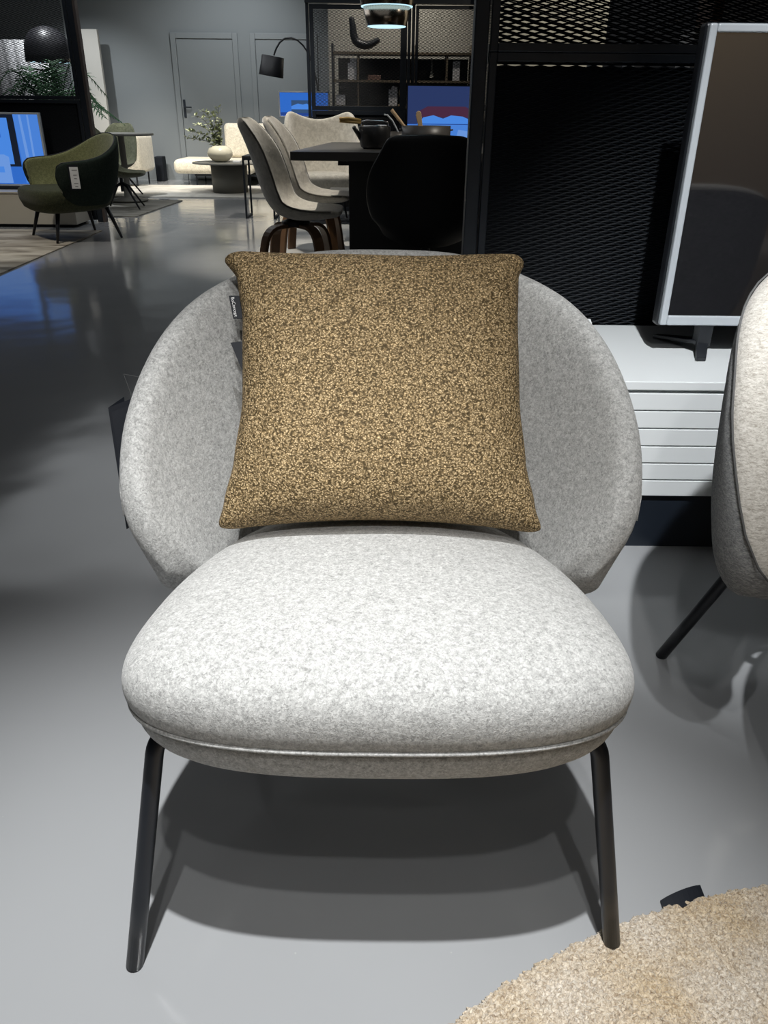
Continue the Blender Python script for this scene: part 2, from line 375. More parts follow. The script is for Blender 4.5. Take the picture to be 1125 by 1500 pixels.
# ---------------------------------------------------------------- setting
RX0, RX1, RY0, RY1, HT = -6.2, 5.0, -3.5, 13.1, 3.2
struct('floor', bx(RX0, RX1, RY0, RY1, -0.1, 0), 'polished_grey_screed')
struct('ceiling', bx(RX0, RX1, RY0, RY1, HT, HT + 0.1), 'ceiling_dark')
struct('wall_left', bx(RX0 - 0.1, RX0, RY0, RY1, -0.1, HT), 'wall_grey')
struct('wall_right', bx(RX1, RX1 + 0.1, RY0, RY1, -0.1, HT), 'wall_warm')
struct('wall_front', bx(RX0, RX1, RY0 - 0.1, RY0, -0.1, HT), 'wall_warm')
struct('wall_back', bx(RX0, RX1, RY1, RY1 + 0.1, -0.1, HT), 'wall_grey')
def door(n, x0, x1, zt, hand):
    bm = bmesh.new(); y = RY1
    for a, b, c, d in ((x0, x0 + 0.075, 0, zt), (x1 - 0.075, x1, 0, zt), (x0 + 0.075, x1 - 0.075, zt - 0.075, zt)): box(bm, a, b, y - 0.03, y, c, d)
    fr = struct('door_%d' % n, bm, 'door_grey', mods=(BEV(0.006),))
    fr['label'] = 'flush grey door in a grey frame'
    link('door_leaf', bx(x0 + 0.08, x1 - 0.08, y - 0.012, y - 0.001, 0.005, zt - 0.08), 'door_grey', fr, mods=(BEV(0.003),))
    h = link('door_handle', bx(x0 + 0.10, x0 + 0.135, y - 0.022, y - 0.013, 0.86, 1.10), 'black_steel', fr, mods=(BEV(0.003),)) if hand else None
    if hand: link('lever', tb([(x0 + 0.118, y - 0.022, 1.0), (x0 + 0.118, y - 0.06, 1.0), (x0 + 0.23, y - 0.062, 0.998)], 0.009, 8), 'black_steel', h)
door(1, -3.135, -2.17, 1.95, True); door(2, -1.995, -1.03, 1.95, False)
struct('baseboard_back', bx(RX0, -3.14, RY1 - 0.012, RY1, 0, 0.04), 'door_grey')

# ---------------------------------------------------------------- main armchair
RIM = [(0, 1.355, .772), (.13, 1.337, .768), (.235, 1.283, .740), (.286, 1.225, .715), (.321, 1.165, .678), (.343, 1.10, .627), (.352, 1.05, .578), (.349, 1.005, .528), (.344, .984, .490), (.336, .975, .455), (.322, .974, .424)]
BASE = [(0, 1.245, .355), (.11, 1.235, .355), (.19, 1.20, .355), (.24, 1.155, .355), (.27, 1.11, .355), (.288, 1.07, .355), (.294, 1.045, .357), (.298, 1.02, .362), (.300, 1.003, .370), (.303, .992, .382)]
def seat_outline(n=72, hw=0.300, yf=0.638, yr=1.20, ym=0.78):
    out = []
    for k in range(n):
        a = 2 * math.pi * k / n; c, s = math.cos(a), math.sin(a)
        if s < 0:   # front: squarish superellipse
            e = 2 / 2.9; x = math.copysign(abs(c) ** e, c) * hw; y = ym + math.copysign(abs(s) ** e, s) * (ym - yf)
        else:
            e = 2 / 2.15; yy = abs(s) ** e; x = math.copysign(abs(c) ** e, c) * hw * (1 - 0.10 * yy); y = ym + yy * (yr - ym)
        out.append((x, y))
    return out
SEAT = seat_outline()
def zseam(x, y): return 0.378 - 0.034 * max(0, (y - 0.64)) / 0.5 + 0.006 * (1 - min(1, abs(x) / 0.3) ** 2) * 0
def tube_leg(fx, fy, tx, ty, tz, cx, cy, z0=0.0, r=0.0112):
    """straight splayed leg that bends under the seat and runs towards its middle"""
    f, t = Vector((fx, fy, z0)), Vector((tx, ty, tz)); c = Vector((cx, cy, tz + 0.008))
    pts = [f, f.lerp(t, 0.3), f.lerp(t, 0.6)]
    a = f.lerp(t, 0.93); b = t.lerp(c, 0.07)
    for k in range(7):
        s = k / 6; pts.append(a * (1 - s) ** 2 + t * 2 * s * (1 - s) + b * s * s)
    pts.append(c)
    return tb(pts, r, 20)
def price_card(parent, name='hang_tag'):
    pass
chair = thing('armchair', 'light grey wool tub armchair on black tube legs holding an ochre cushion', 'armchair', (-0.005, 0.95, 0))
def local(bm, off): bmesh.ops.translate(bm, verts=bm.verts, vec=off); return bm
OFF = Vector((0, -0.95, 0))
bm, seam = shell(RIM, BASE, t0=0.085, t1=0.045, bulge=0.0, endlen=0.07, fb=4)
link('backrest', local(bm, OFF), ['grey_wool', 'grey_wool'], chair, True, (SUB(1),))
sp = [Vector(p) + OFF for p in seam]
link('backrest_piping', tb(sp[2:-2], 0.0016, 6), 'grey_wool', chair, True)
sc = link('seat_cushion', local(pad(SEAT, [(0.0, -0.002), (0.9, -0.002), (0.985, 0.0), (1.0, 0.0), (1.012, 0.006), (1.022, 0.018), (1.022, 0.032), (1.008, 0.048), (0.975, 0.062), (0.92, 0.074), (0.82, 0.085), (0.66, 0.094), (0.45, 0.100), (0.22, 0.102), (0.0, 0.103)], zseam), OFF), 'grey_wool', chair, True, (SUB(1),))
ol = [Vector((x * 1.003, 0.9 + (y - 0.9) * 1.003, zseam(x, y))) + OFF for x, y in SEAT]
link('piping', tube(bmesh.new(), ol + [ol[0]], 0.0032, 8, False), 'grey_wool', sc, True)
link('seat_base', local(pad(SEAT, [(0.0, -0.070), (0.75, -0.070), (0.86, -0.066), (0.93, -0.055), (0.975, -0.036), (0.99, -0.016), (0.985, -0.003), (0.9, 0.0), (0.0, 0.0)], zseam), OFF), 'grey_wool', chair, True, (SUB(1),))
for sx in (-1, 1):
    link('leg', local(tube_leg(sx * 0.315, 0.642 if sx < 0 else 0.672, sx * 0.268, 0.720, 0.322, sx * 0.02, 0.95, 0.0 if sx < 0 else 0.014), OFF), 'leg_steel', chair, True)
    link('leg', local(tube_leg(sx * 0.30, 1.30, sx * 0.22, 1.16, 0.305, sx * 0.02, 0.97), OFF), 'leg_steel', chair, True)
# folded swing card tied to the outer left side of the shell
bm = bmesh.new()
poly_prism(bm, [(-0.404, 1.10, 0.604), (-0.36, 1.13, 0.615), (-0.345, 1.07, 0.46), (-0.385, 1.045, 0.430)], (0.0012, 0.0012, 0))
ct = link('swing_card', local(bm, OFF), 'card_black', chair)
bm = poly_prism(bmesh.new(), [(-0.404, 1.10, 0.604), (-0.388, 1.125, 0.612), (-0.372, 1.06, 0.44), (-0.385, 1.045, 0.430)], (0.0008, 0.0012, 0))
link('card_flap', local(bm, OFF), 'card_black', ct)
link('swing_string', local(tb([(-0.372, 1.118, 0.612), (-0.380, 1.118, 0.65), (-0.352, 1.13, 0.64)], 0.0006, 5), OFF), 'thread', ct)

# ---------------------------------------------------------------- ochre cushion
FL = [(-1, .99), (-.8, .94), (-.51, .885), (-.12, .845), (.46, .86), (.77, .905), (.93, 1.0), (1, 1.01)]
FR = [(-1, .985), (-.8, .925), (-.51, .87), (-.1, .835), (.46, .83), (.8, .84), (.93, .885), (1, .89)]
def side_f(T, b):
    for (b0, f0), (b1, f1) in zip(T, T[1:]):
        if b <= b1: t = (b - b0) / (b1 - b0); t = t * t * (3 - 2 * t) * 0.6 + t * 0.4; return f0 + (f1 - f0) * t
    return T[-1][1]
def cushion():
    W, Hh, N = 0.492, 0.437, 64
    M = Matrix(((1, 0, 0, 0), (0, 0.48, 0.877, 0), (0, 0.877, -0.48, 0), (0, 0, 0, 1)))   # columns: across, up the lean, ...
    ex, ey = Vector((1, 0, 0)), Vector((0, 0.235, 0.345)).normalized(); ez = ex.cross(ey)          # ez points to the viewer
    if ez.y > 0: ez = -ez
    o0 = Vector((-0.005, 1.002, 0.447))
    bm = bmesh.new(); g = {}
    for side in (1, -1):
        for i in range(N + 1):
            for j in range(N + 1):
                if side == -1 and (i in (0, N) or j in (0, N)): g[(side, i, j)] = g[(1, i, j)]; continue
                a, b = i / N * 2 - 1, j / N * 2 - 1
                # sides curve in between pinched corners
                f_ = side_f(FL if a < 0 else FR, b) - 0.035 * (max(0, abs(a * b) - 0.86) / 0.14) ** 2
                x = a * (W / 2) * (1 + (f_ - 1) * abs(a) ** 1.5)
                y = (b + 1) * Hh / 2
                yc = (0.020 if b > 0 else 0.036) * (1 - a * a) * (b ** 2) ; y += (-yc if b > 0 else yc) * abs(b) ** 2 * 0.6
                k = (max(0, 1 - abs(a) ** 2.8) ** 0.45) * (max(0, 1 - abs(b) ** 2.8) ** 0.45)
                th = 0.078 * k * (1.05 - 0.15 * b)
                th += side * 0.004 * math.sin(7 * a + 3 * b) * k * (1 - k) * 2
                if side > 0:   # soft folds running into the lower corners
                    th += 0.005 * math.sin((a - b) * 16) * math.exp(-((abs(a) - 0.86) ** 2 + (b + 0.78) ** 2) / 0.03) * k
                th += 0.0010 * (random.random() - 0.5)
                lx = 1 + (0.02 if b < 0 else 0) * abs(b)
                g[(side, i, j)] = bm.verts.new(o0 + ex * x + ey * (y - (0.016 if b > 0 else -0.010) * (max(0, abs(a * b) - 0.84) / 0.16) ** 2) + ez * (th * (1 if side > 0 else -0.75)))
    for side in (1, -1):
        for i in range(N):
            for j in range(N):
                q = [g[(side, i, j)], g[(side, i + 1, j)], g[(side, i + 1, j + 1)], g[(side, i, j + 1)]]
                bm.faces.new(q if side > 0 else q[::-1])
    return bm, ex, ey, ez, o0
pil = thing('cushion', 'square ochre boucle cushion leaning in the light grey armchair', 'cushion', (-0.005, 1.002, 0.447))
bm, ex, ey, ez, o0 = cushion()
link('cushion_cover', local(bm, -o0), 'ochre_boucle', pil, True, (SUB(1),))
def pil_pt(u, v, w): return ex * u + ey * v + ez * w
bm = poly_prism(bmesh.new(), [pil_pt(-0.2325, 0.3605, 0.004), pil_pt(-0.205, 0.3605, 0.004), pil_pt(-0.20, 0.3255, 0.004), pil_pt(-0.2245, 0.3245, 0.004)], ez * 0.0012)
lab = link('brand_label', bm, 'card_black', pil)
tx = bpy.data.curves.new('lettering', 'FONT'); tx.body = 'BoConcept'; tx.size = 0.0068; tx.align_x = 'CENTER'; tx.align_y = 'CENTER'; tx.extrude = 0.0001
tx.materials.append(MATS['label_white'])
_t = bpy.data.objects.new('lettering_curve', tx); C.objects.link(_t); bpy.context.view_layer.update()
_me = bpy.data.meshes.new_from_object(_t.evaluated_get(bpy.context.evaluated_depsgraph_get())); bpy.data.objects.remove(_t)
to = bpy.data.objects.new('lettering', _me); C.objects.link(to); to.parent = lab
dirv = (pil_pt(-0.2245, 0.3245, 0) - pil_pt(-0.2325, 0.3605, 0)).normalized(); upv = ez.cross(dirv)
to.matrix_local = Matrix.Translation(pil_pt(-0.2235, 0.3428, 0.0056)) @ Matrix((dirv, upv, ez)).transposed().to_4x4()
bm = poly_prism(bmesh.new(), [pil_pt(-0.229, 0.290, -0.004), pil_pt(-0.18, 0.296, -0.004), pil_pt(-0.15, 0.22, -0.004), pil_pt(-0.199, 0.222, -0.004)], ez * 0.001)
ht = link('hang_tag', bm, 'card_black', pil)
link('string', tb([pil_pt(-0.206, 0.325, 0.004), pil_pt(-0.211, 0.305, 0.0), pil_pt(-0.211, 0.280, -0.002)], 0.0005, 5), 'thread', ht)

# ---------------------------------------------------------------- second armchair
RIM2 = [(0, .40, .775), (.14, .385, .77), (.235, .335, .75), (.295, .265, .725), (.34, .18, .69), (.366, .10, .635), (.378, .05, .58), (.372, .01, .50), (.362, -.01, .44), (.345, -.015, .395), (.325, -.005, .37), (.30, .01, .36)]
BASE2 = [(0, .245, .33), (.10, .24, .33), (.18, .215, .33), (.225, .18, .33), (.255, .14, .33), (.27, .11, .33), (.28, .09, .335), (.285, .07, .34), (.288, .05, .342), (.29, .035, .345), (.292, .025, .347), (.294, .02, .348)]
ch2 = thing('armchair', 'beige and grey two-tone tub armchair cut off by the right edge', 'armchair', (0.905, 1.005, -0.0), R(-1))
bm, seam = shell(RIM2, BASE2, t0=0.085, t1=0.07, bulge=0.03, endlen=0.09, fb=3)
link('backrest', bm, ['beige_twill', 'grey_twill'], ch2, True, (SUB(1),))
link('seam', tb(seam[1:-1], 0.0018, 6), 'thread', ch2, True)
S2 = [(x, y - 0.98) for x, y in SEAT]
link('seat_cushion', pad(S2, [(0.0, 0.0), (0.985, 0.0), (1.0, 0.0), (1.022, 0.02), (1.01, 0.045), (0.92, 0.07), (0.66, 0.09), (0.0, 0.10)], lambda x, y: 0.37), 'beige_twill', ch2, True, (SUB(1),))
link('seat_base', pad(S2, [(0.0, -0.07), (0.8, -0.07), (0.95, -0.05), (0.99, -0.016), (0.98, 0.0), (0.0, 0.0)], lambda x, y: 0.37), 'grey_twill', ch2, True, (SUB(1),))
for sx in (-1, 1):
    link('leg', tube_leg(sx * 0.31, -0.31, sx * 0.26, -0.26, 0.33, sx * 0.02, 0, 0.014), 'leg_steel', ch2, True)
    link('leg', tube_leg(sx * 0.335, 0.30, sx * 0.25, 0.20, 0.33, sx * 0.02, 0.02), 'leg_steel', ch2, True)

# ---------------------------------------------------------------- round cream rug, bottom right
def round_rug():
    cx, cy, rad = 0.717, -0.271, 1.05
    bm = bmesh.new()
    # fine knotted part that lies in view
    h = 0.0032; x0, x1, y0, y1 = 0.02, 0.86, 0.40, 0.80
    V = {}
    nx, ny = int((x1 - x0) / h), int((y1 - y0) / h)
    sa, sb = Vector((0.43, 0.72)), Vector((0.48, 0.581)); sd = (sb - sa).normalized()
    for i in range(nx + 1):
        for j in range(ny + 1):
            x, y = x0 + i * h, y0 + j * h; r = math.hypot(x - cx, y - cy)
            if r > rad + 0.004 * math.sin(x * 190) * math.sin(x * 67): continue
            q = Vector((x, y)) - sa; dist = abs(q.x * sd.y - q.y * sd.x)
            z = 0.013 + random.uniform(-0.0022, 0.0022) - 0.0105 * math.exp(-(dist / 0.0045) ** 2) - 0.006 * max(0, 1 - (rad - r) / 0.008)
            V[(i, j)] = bm.verts.new((x + random.uniform(-.001, .001), y + random.uniform(-.001, .001), z))
    for (i, j) in list(V):
        k = [(i, j), (i + 1, j), (i + 1, j + 1), (i, j + 1)]
        if all(q in V for q in k): bm.faces.new([V[q] for q in k])
    # skirt down to the floor
    for e in [e for e in bm.edges if len(e.link_faces) == 1]:
        a, b = e.verts
        m = (a.co + b.co) / 2
        if math.hypot(m.x - cx, m.y - cy) > rad - 0.02:
            bm.faces.new((a, b, bm.verts.new((b.co.x, b.co.y, 0.001)), bm.verts.new((a.co.x, a.co.y, 0.001))))
    # the rest of the disc, a little lower
    n = 96; rr = rad - 0.014
    top = [bm.verts.new((cx + rr * math.cos(2 * math.pi * k / n), cy + rr * math.sin(2 * math.pi * k / n), 0.0085)) for k in range(n)]
    bot = [bm.verts.new((v.co.x, v.co.y, 0.001)) for v in top]
    bm.faces.new(top)
    for k in range(n): bm.faces.new((top[k], bot[k], bot[(k + 1) % n], top[(k + 1) % n]))
    return bm
rug = tag(link('rug', round_rug(), 'cream_pile'), 'round cream deep-pile rug with a seam at the bottom right corner', 'rug')
bm = bmesh.new(); n = 8
for a0, a1 in ((0, n),):
    rows = []
    for k in range(n + 1):
        t = k / n; x = 0.402 + 0.066 * t; y = 0.730 + 0.026 * t; z = 0.003 + 0.006 * math.sin(math.pi * t) ** 0.7
        rows.append([(x - 0.004, y - 0.012, z), (x - 0.010 * 0.4, y + 0.012, z + 0.001)])
    for dz in (0.0,):
        A = [[bm.verts.new(p) for p in r] for r in rows]; B = [[bm.verts.new((p[0], p[1], p[2] - 0.0012)) for p in r] for r in rows]
        for k in range(n):
            bm.faces.new((A[k][0], A[k + 1][0], A[k + 1][1], A[k][1])); bm.faces.new((B[k][0], B[k][1], B[k + 1][1], B[k + 1][0]))
            bm.faces.new((A[k][0], B[k][0], B[k + 1][0], A[k + 1][0])); bm.faces.new((A[k][1], A[k + 1][1], B[k + 1][1], B[k][1]))
        bm.faces.new((A[0][0], A[0][1], B[0][1], B[0][0])); bm.faces.new((A[n][0], B[n][0], B[n][1], A[n][1]))
o = link('rug_label', bm, 'card_black', rug); o['label'] = 'black fabric label at the rug edge'

# ---------------------------------------------------------------- white media cabinet and television
CY0, CY1, CT = 1.76, 2.29, 0.445
cab = thing('media_cabinet', 'white lacquered media cabinet with grooved front on dark plinth', 'cabinet', (1.0, 2.0, 0))
def cl(*a): return bx(a[0] - 1.0, a[1] - 1.0, a[2] - 2.0, a[3] - 2.0, a[4], a[5])
link('plinth', cl(-0.25, 2.6, CY0 + 0.012, CY1 - 0.02, 0, 0.148), 'plinth_navy', cab)
link('body', cl(-0.28, 2.63, CY0 + 0.012, CY1, 0.148, CT - 0.022), 'white_lacquer', cab)
link('top', cl(-0.285, 2.635, CY0 - 0.004, CY1 + 0.004, CT - 0.021, CT), 'white_lacquer', cab, mods=(BEV(0.002),))
for x0, x1 in ((-0.28, 1.17), (1.175, 2.63)):
    bm = bmesh.new(); z = 0.150; hh = (CT - 0.026 - 0.150) / 6
    for k in range(6): box(bm, x0 - 1.0, x1 - 1.0, CY0 - 2.0, CY0 - 2.0 + 0.018, z + k * hh, z + (k + 1) * hh - 0.0035)
    link('drawer_front', bm, 'white_lacquer', cab, mods=(BEV(0.0015),))
TVY = 2.0
tv = thing('television', 'large switched-off television with silver frame on the white cabinet', 'television', (1.25, TVY, CT), 0)
L0, L1, Z0, Z1 = 0.693 - 1.25, 1.80 - 1.25, 0.520 - CT, 1.172 - CT
bm = bmesh.new(); f = 0.017
for a in ((L0, L0 + f, Z0, Z1), (L1 - f, L1, Z0, Z1), (L0 + f, L1 - f, Z1 - f, Z1), (L0 + f, L1 - f, Z0, Z0 + 0.024)): box(bm, a[0], a[1], -0.014, 0.006, a[2], a[3])
link('bezel', bm, 'silver', tv, mods=(BEV(0.004, 3),))
link('back_shell', bx(L0 - 0.004, L1 + 0.004, 0.004, 0.045, Z0 - 0.006, Z1 + 0.004), 'black_plastic', tv, mods=(BEV(0.008, 3),))
link('screen', bx(L0 + f, L1 - f, -0.008, 0.004, Z0 + 0.024, Z1 - f), 'screen_off', tv)
for fx, d in ((0.815 - 1.25, -1), (1.68 - 1.25, 1)):
    bm = bmesh.new()
    box(bm, fx - 0.017, fx + 0.017, -0.01, 0.03, 0.02, Z0 + 0.006)
    poly_prism(bm, [(fx - 0.017, 0.0, 0.022), (fx + 0.015, 0.0, 0.022), (fx - 0.016 + 0.002, -0.075, 0.001), (fx - 0.045 + 0.006, -0.075, 0.001)], (0, 0, 0.010))
    poly_prism(bm, [(fx - 0.017, 0.0, 0.024), (fx + 0.015, 0.03, 0.024), (fx - 0.062, 0.155, 0.001), (fx - 0.080, 0.150, 0.001)], (0, 0, 0.010))
    link('stand_foot', bm, 'black_plastic', tv, mods=(BEV(0.002),))
o = tag(link('price_card', poly_prism(bmesh.new(), [(0.560, 2.262, CT), (0.598, 2.262, CT), (0.590, 2.272, CT + 0.022), (0.560, 2.272, CT + 0.022)], (0, 0.003, 0)), 'card_white'), 'small white card on the white cabinet, peeking over the grey armchair', 'card')

# ---------------------------------------------------------------- expanded metal partitions
def frame(bm, x0, x1, y0, y1, z0, z1, w):
    box(bm, x0, x0 + w, y0, y1, z0, z1); box(bm, x1 - w, x1, y0, y1, z0, z1)
    box(bm, x0 + w, x1 - w, y0, y1, z0, z0 + w); box(bm, x0 + w, x1 - w, y0, y1, z1 - w, z1)
def partition(label, x0, x1, y, zj, ztop, board, post=0.036, depth=0.05, far=False, boardtop=None, ends=(1, 1), mid=(), zlow=0.02, w=0.02, cell=1.0):
    t = thing('partition', label, 'room divider', ((x0 + x1) / 2, y, 0)); o = Vector(((x0 + x1) / 2, y, 0))
    def add(name, bm, m, **k): return link(name, local(bm, -o), m, t, **k)
    if ends[0]: add('post', bx(x0, x0 + post, y - 0.004, y + depth, 0, ztop + 0.1), 'black_steel', mods=(BEV(0.003),))
    if ends[1]: add('post', bx(x1 - post, x1, y - 0.004, y + depth, 0, ztop + 0.1), 'black_steel', mods=(BEV(0.003),))
    for mx in mid: add('post', bx(mx, mx + 0.03, y - 0.004, y + depth, 0, ztop + 0.1), 'black_steel')
    a, b = x0 + post + 0.006, x1 - post - 0.006
    for za, zb in ((zlow, zj - 0.0006), (zj + 0.0006, ztop)):
        bm = bmesh.new(); frame(bm, a, b, y, y + 0.02, za, zb, w)
        fr = add('panel_frame', bm, 'black_steel', mods=(BEV(0.002),))
        add('expanded_mesh', expanded_metal(a + w, b - w, y + 0.01, za + w, zb - w, cw=0.0452 * cell, ch=0.0133 * cell, w=0.0028 * cell), 'mesh_steel')
        if not far:
            if za > 0.5: add('expanded_mesh', expanded_metal(a + w, b - w, y + depth - 0.01, za + w, zb - w, w=0.0024), 'mesh_steel')
    if not far: add('rear_rail', bx(a, b, y + depth - 0.013, y + depth, boardtop + 0.004, zj + 0.02), 'black_steel')
    if board: add('backing_board', bx(a + 0.002, b - 0.002, y + depth - 0.014, y + depth, zlow, boardtop or zj - 0.03), 'black_board')
    return t
partition('black expanded metal divider behind the white cabinet and television', 0.214, 2.35, 2.3, 1.1315, 2.3, True, boardtop=1.1025)
partition('black expanded metal divider behind the dark green armchair at left', -5.2, -2.752, 8.05, 1.05, 2.3, True, far=True, zlow=0.02, w=0.03, post=0.05)
partition('black expanded metal divider between dining corner and shelving', -0.815, 0.215, 9.0, 0.985, 1.90, True, far=True, mid=(0.115,), w=0.04, post=0.03)
partition('black expanded metal divider panel in front of the shelving right bay', 0.225, 1.35, 9.02, 1.02, 1.90, False, far=True, w=0.03, post=0.03)
tag(link('edge_trim', bx(-2.751, -2.727, 8.05, 8.12, 0, 2.4), 'brown_trim'), 'slim brown upright beside the left black mesh divider', 'trim')
tag(link('metal_post', tb([(0.825, 8.86, 0), (0.825, 8.86, 2.4)], 0.018, 16), 'silver', smooth=True), 'thin silver upright between the dark blue television and the tall mesh divider', 'post')
# bulkhead above the far divider
tag(link('header_panel', bx(-0.82, 1.36, 8.98, 9.07, 1.91, 2.6), 'black_steel'), 'black header panel above the far mesh divider', 'panel')
struct('wall_1', bx(-0.73, 1.45, 11.0, 11.08, 0, 2.6), 'wall_pale')
struct('wall_2', bx(0.72, 1.42, 6.0, 6.06, 0, 2.6), 'wall_beige')
struct('wall_3', bx(1.42, 3.4, 6.4, 6.46, 0, 2.6), 'black_board')
# things faintly seen through the upper mesh on the right
tag(link('display_rail', tb([(0.80, 3.6, 1.16), (1.35, 4.2, 1.40)], 0.012, 10), 'silver'), 'slanting pale rail seen through the right mesh divider', 'rail')
for i, (x, z0, z1, m) in enumerate(((1.30, 1.0, 1.32, 'book_pale'), (1.36, 1.18, 1.45, 'book_brown'), (1.42, 1.0, 1.32, 'label_white'), (1.06, 1.1, 1.19, 'book_pale'))):
    o = tag(link('sample_board', bx(x, x + 0.045, 3.9, 4.1, 1.0005, z1), m, mods=(BEV(0.003),)),
        ['pale grey sample board behind the right mesh divider', 'dusky brown sample board behind the right mesh divider', 'bright white sample board behind the right mesh divider', 'shortest pale sample board behind the right mesh divider'][i], 'board')
tag(link('sample_stand', bx(0.95, 1.75, 3.88, 4.2, 0, 1.0), 'black_board'), 'black stand carrying sample boards behind the right mesh divider', 'stand')
tag(link('display_wall', bx(1.50, 1.95, 4.22, 4.26, 0, 1.9), 'card_white'), 'white upright panel behind the divider above the television', 'panel')

# ---------------------------------------------------------------- dining corner
tag(link('rug', bx(-1.02, 1.6, 4.9, 8.0, 0.0005, 0.008), 'dining_rug'), 'pale grey flat rug under the dining chairs', 'rug')
TZ = 0.77
tab = thing('dining_table', 'dark oak dining table with thick top and panel base', 'dining table', (0.0, 6.0, 0))
a = R(-5.0)
link('tabletop', poly_prism(bmesh.new(), [(-0.585, -0.85, TZ - 0.05), (0.75, -0.82, TZ - 0.05), (0.90, 0.75, TZ - 0.05), (-0.435, 0.70, TZ - 0.05)], (0, 0, 0.05)), 'table_top_grey', tab, mods=(BEV(0.003),))
link('table_base', bx(-0.245, 0.6, -0.62, 0.45, 0.009, TZ - 0.05), 'black_oak', tab, mods=(BEV(0.003),))
link('base_rail', bx(-0.31, 0.65, -0.66, 0.5, TZ - 0.085, TZ - 0.05), 'black_oak', tab)

def bucket(prof, hw, curl, th=0.035, nv=14, nu=22):
    """shell chair seat swept along a side profile. prof: (x,z) from back top to seat front; hw: half widths; curl: how far the sides wrap"""
    P = spline([(p[0], p[1], 0) for p in prof], nu); Wd = spline([(i, h, c) for i, (h, c) in enumerate(zip(hw, curl))], nu)
    bm = bmesh.new(); loops = []
    for i in range(nu):
        t = (P[min(i + 1, nu - 1)] - P[max(i - 1, 0)]).normalized(); nrm = Vector((-t.y, t.x, 0))   # in the x,z plane: towards the sitter
        if nrm.x < 0 and i < nu * 0.5: nrm = -nrm
        if nrm.y < 0 and i >= nu * 0.5: nrm = -nrm
        h, c = Wd[i].y, Wd[i].z; e = 1.0
        fr, bk = [], []
        for j in range(nv):
            s = j / (nv - 1) * 2 - 1; y = s * h; k = c * abs(s) ** 2.4
            b = Vector((P[i].x + nrm.x * k, y, P[i].y + nrm.y * k)); n3 = Vector((nrm.x, -0.6 * s * (c / max(h, .01)), nrm.y)).normalized()
            tt = th * (1 - 0.55 * abs(s) ** 4) * (0.5 if i in (0, nu - 1) else 1)
            fr.append(b + n3 * tt * 0.5); bk.append(b - n3 * tt * 0.5)
        loops.append([bm.verts.new(p) for p in fr + bk[::-1]])
    L = len(loops[0])
    for a_, b_ in zip(loops, loops[1:]):
        for k in range(L): bm.faces.new((a_[k], a_[(k + 1) % L], b_[(k + 1) % L], b_[k])).material_index = 0
    for lp in (loops[0], loops[-1]): bm.faces.new(lp)
    side = [lp[0].co.lerp(lp[-1].co, 0.5) for lp in loops]
    return bm, side
PROF = [(-0.325, 0.935), (-0.285, 0.86), (-0.24, 0.75), (-0.20, 0.62), (-0.16, 0.50), (-0.10, 0.42), (0.0, 0.385), (0.12, 0.385), (0.24, 0.40), (0.30, 0.405)]
HWD = [0.12, 0.19, 0.235, 0.25, 0.25, 0.245, 0.24, 0.235, 0.22, 0.19]
CRL = [0.03, 0.07, 0.10, 0.11, 0.11, 0.10, 0.075, 0.055, 0.035, 0.02]
def bent_leg(ang):
    c, s = math.cos(ang), math.sin(ang); pr = [(0.0, 0.325), (0.10, 0.325), (0.17, 0.318), (0.215, 0.285), (0.24, 0.23), (0.262, 0.12), (0.28, 0.002)]
    bm = bmesh.new(); prev = None; Q = spline([(p[0], p[1], 0) for p in pr], 20)
    for i, p in enumerate(Q):
        t = (Q[min(i + 1, 19)] - Q[max(i - 1, 0)]).normalized(); n = Vector((-t.y, t.x, 0)) * 0.011
        vs = []
        for sg, w in ((1, -0.034), (1, 0.034), (-1, 0.034), (-1, -0.034)):
            r_, z_ = p.x + n.x * sg, p.y + n.y * sg; vs.append(bm.verts.new((r_ * c - w * s, r_ * s + w * c, max(z_, 0.0008))))
        if prev:
            for k in range(4): bm.faces.new((prev[k], prev[(k + 1) % 4], vs[(k + 1) % 4], vs[k]))
        else: bm.faces.new(vs)
        prev = vs
    bm.faces.new(prev[::-1]); return bm
def dining_chair(loc, rz, label, m, base='wood', group=None, s=1.0):
    t = thing('dining_chair', label, 'chair', loc, rz, group); t.scale = (s, s, s)
    bm, side = bucket(PROF, HWD, CRL, 0.05)
    sh = link('seat_shell', bm, m, t, True, (SUB(1),))
    for sg in (1, -1): link('edge_piping', tb([(p.x, p.y * sg, p.z) for p in side[1:-1]], 0.006, 6), 'velvet_edge' if base == 'wood' else m, sh, True)
    if base == 'wood':
        for k in range(4): link('leg', bent_leg(R(45 + 90 * k)), 'walnut', t, False, (BEV(0.003),))
        link('mount_plate', lt([(0, 0.325), (0.09, 0.325), (0.09, 0.35), (0.05, 0.365), (0, 0.37)], 24), 'black_plastic', t)
    else:
        link('column', lt([(0.02, 0.2), (0.02, 0.36), (0, 0.36)], 16), 'black_steel', t)
        for k in range(4):
            a_ = R(45 + 90 * k); link('leg', tb([(0, 0, 0.30), (0.10 * math.cos(a_), 0.10 * math.sin(a_), 0.26), (0.30 * math.cos(a_), 0.30 * math.sin(a_), 0.012)], [0.018, 0.015, 0.010], 10), 'black_steel', t, True)
    return t
dining_chair((-0.585, 5.32, 0.008), R(-4), 'pale velvet shell chair nearest on the left side of the dining table, walnut legs', 'velvet')
dining_chair((-0.57, 6.28, 0.008), R(-4), 'taupe velvet shell chair behind the nearest pale one at the dining table', 'velvet_taupe')
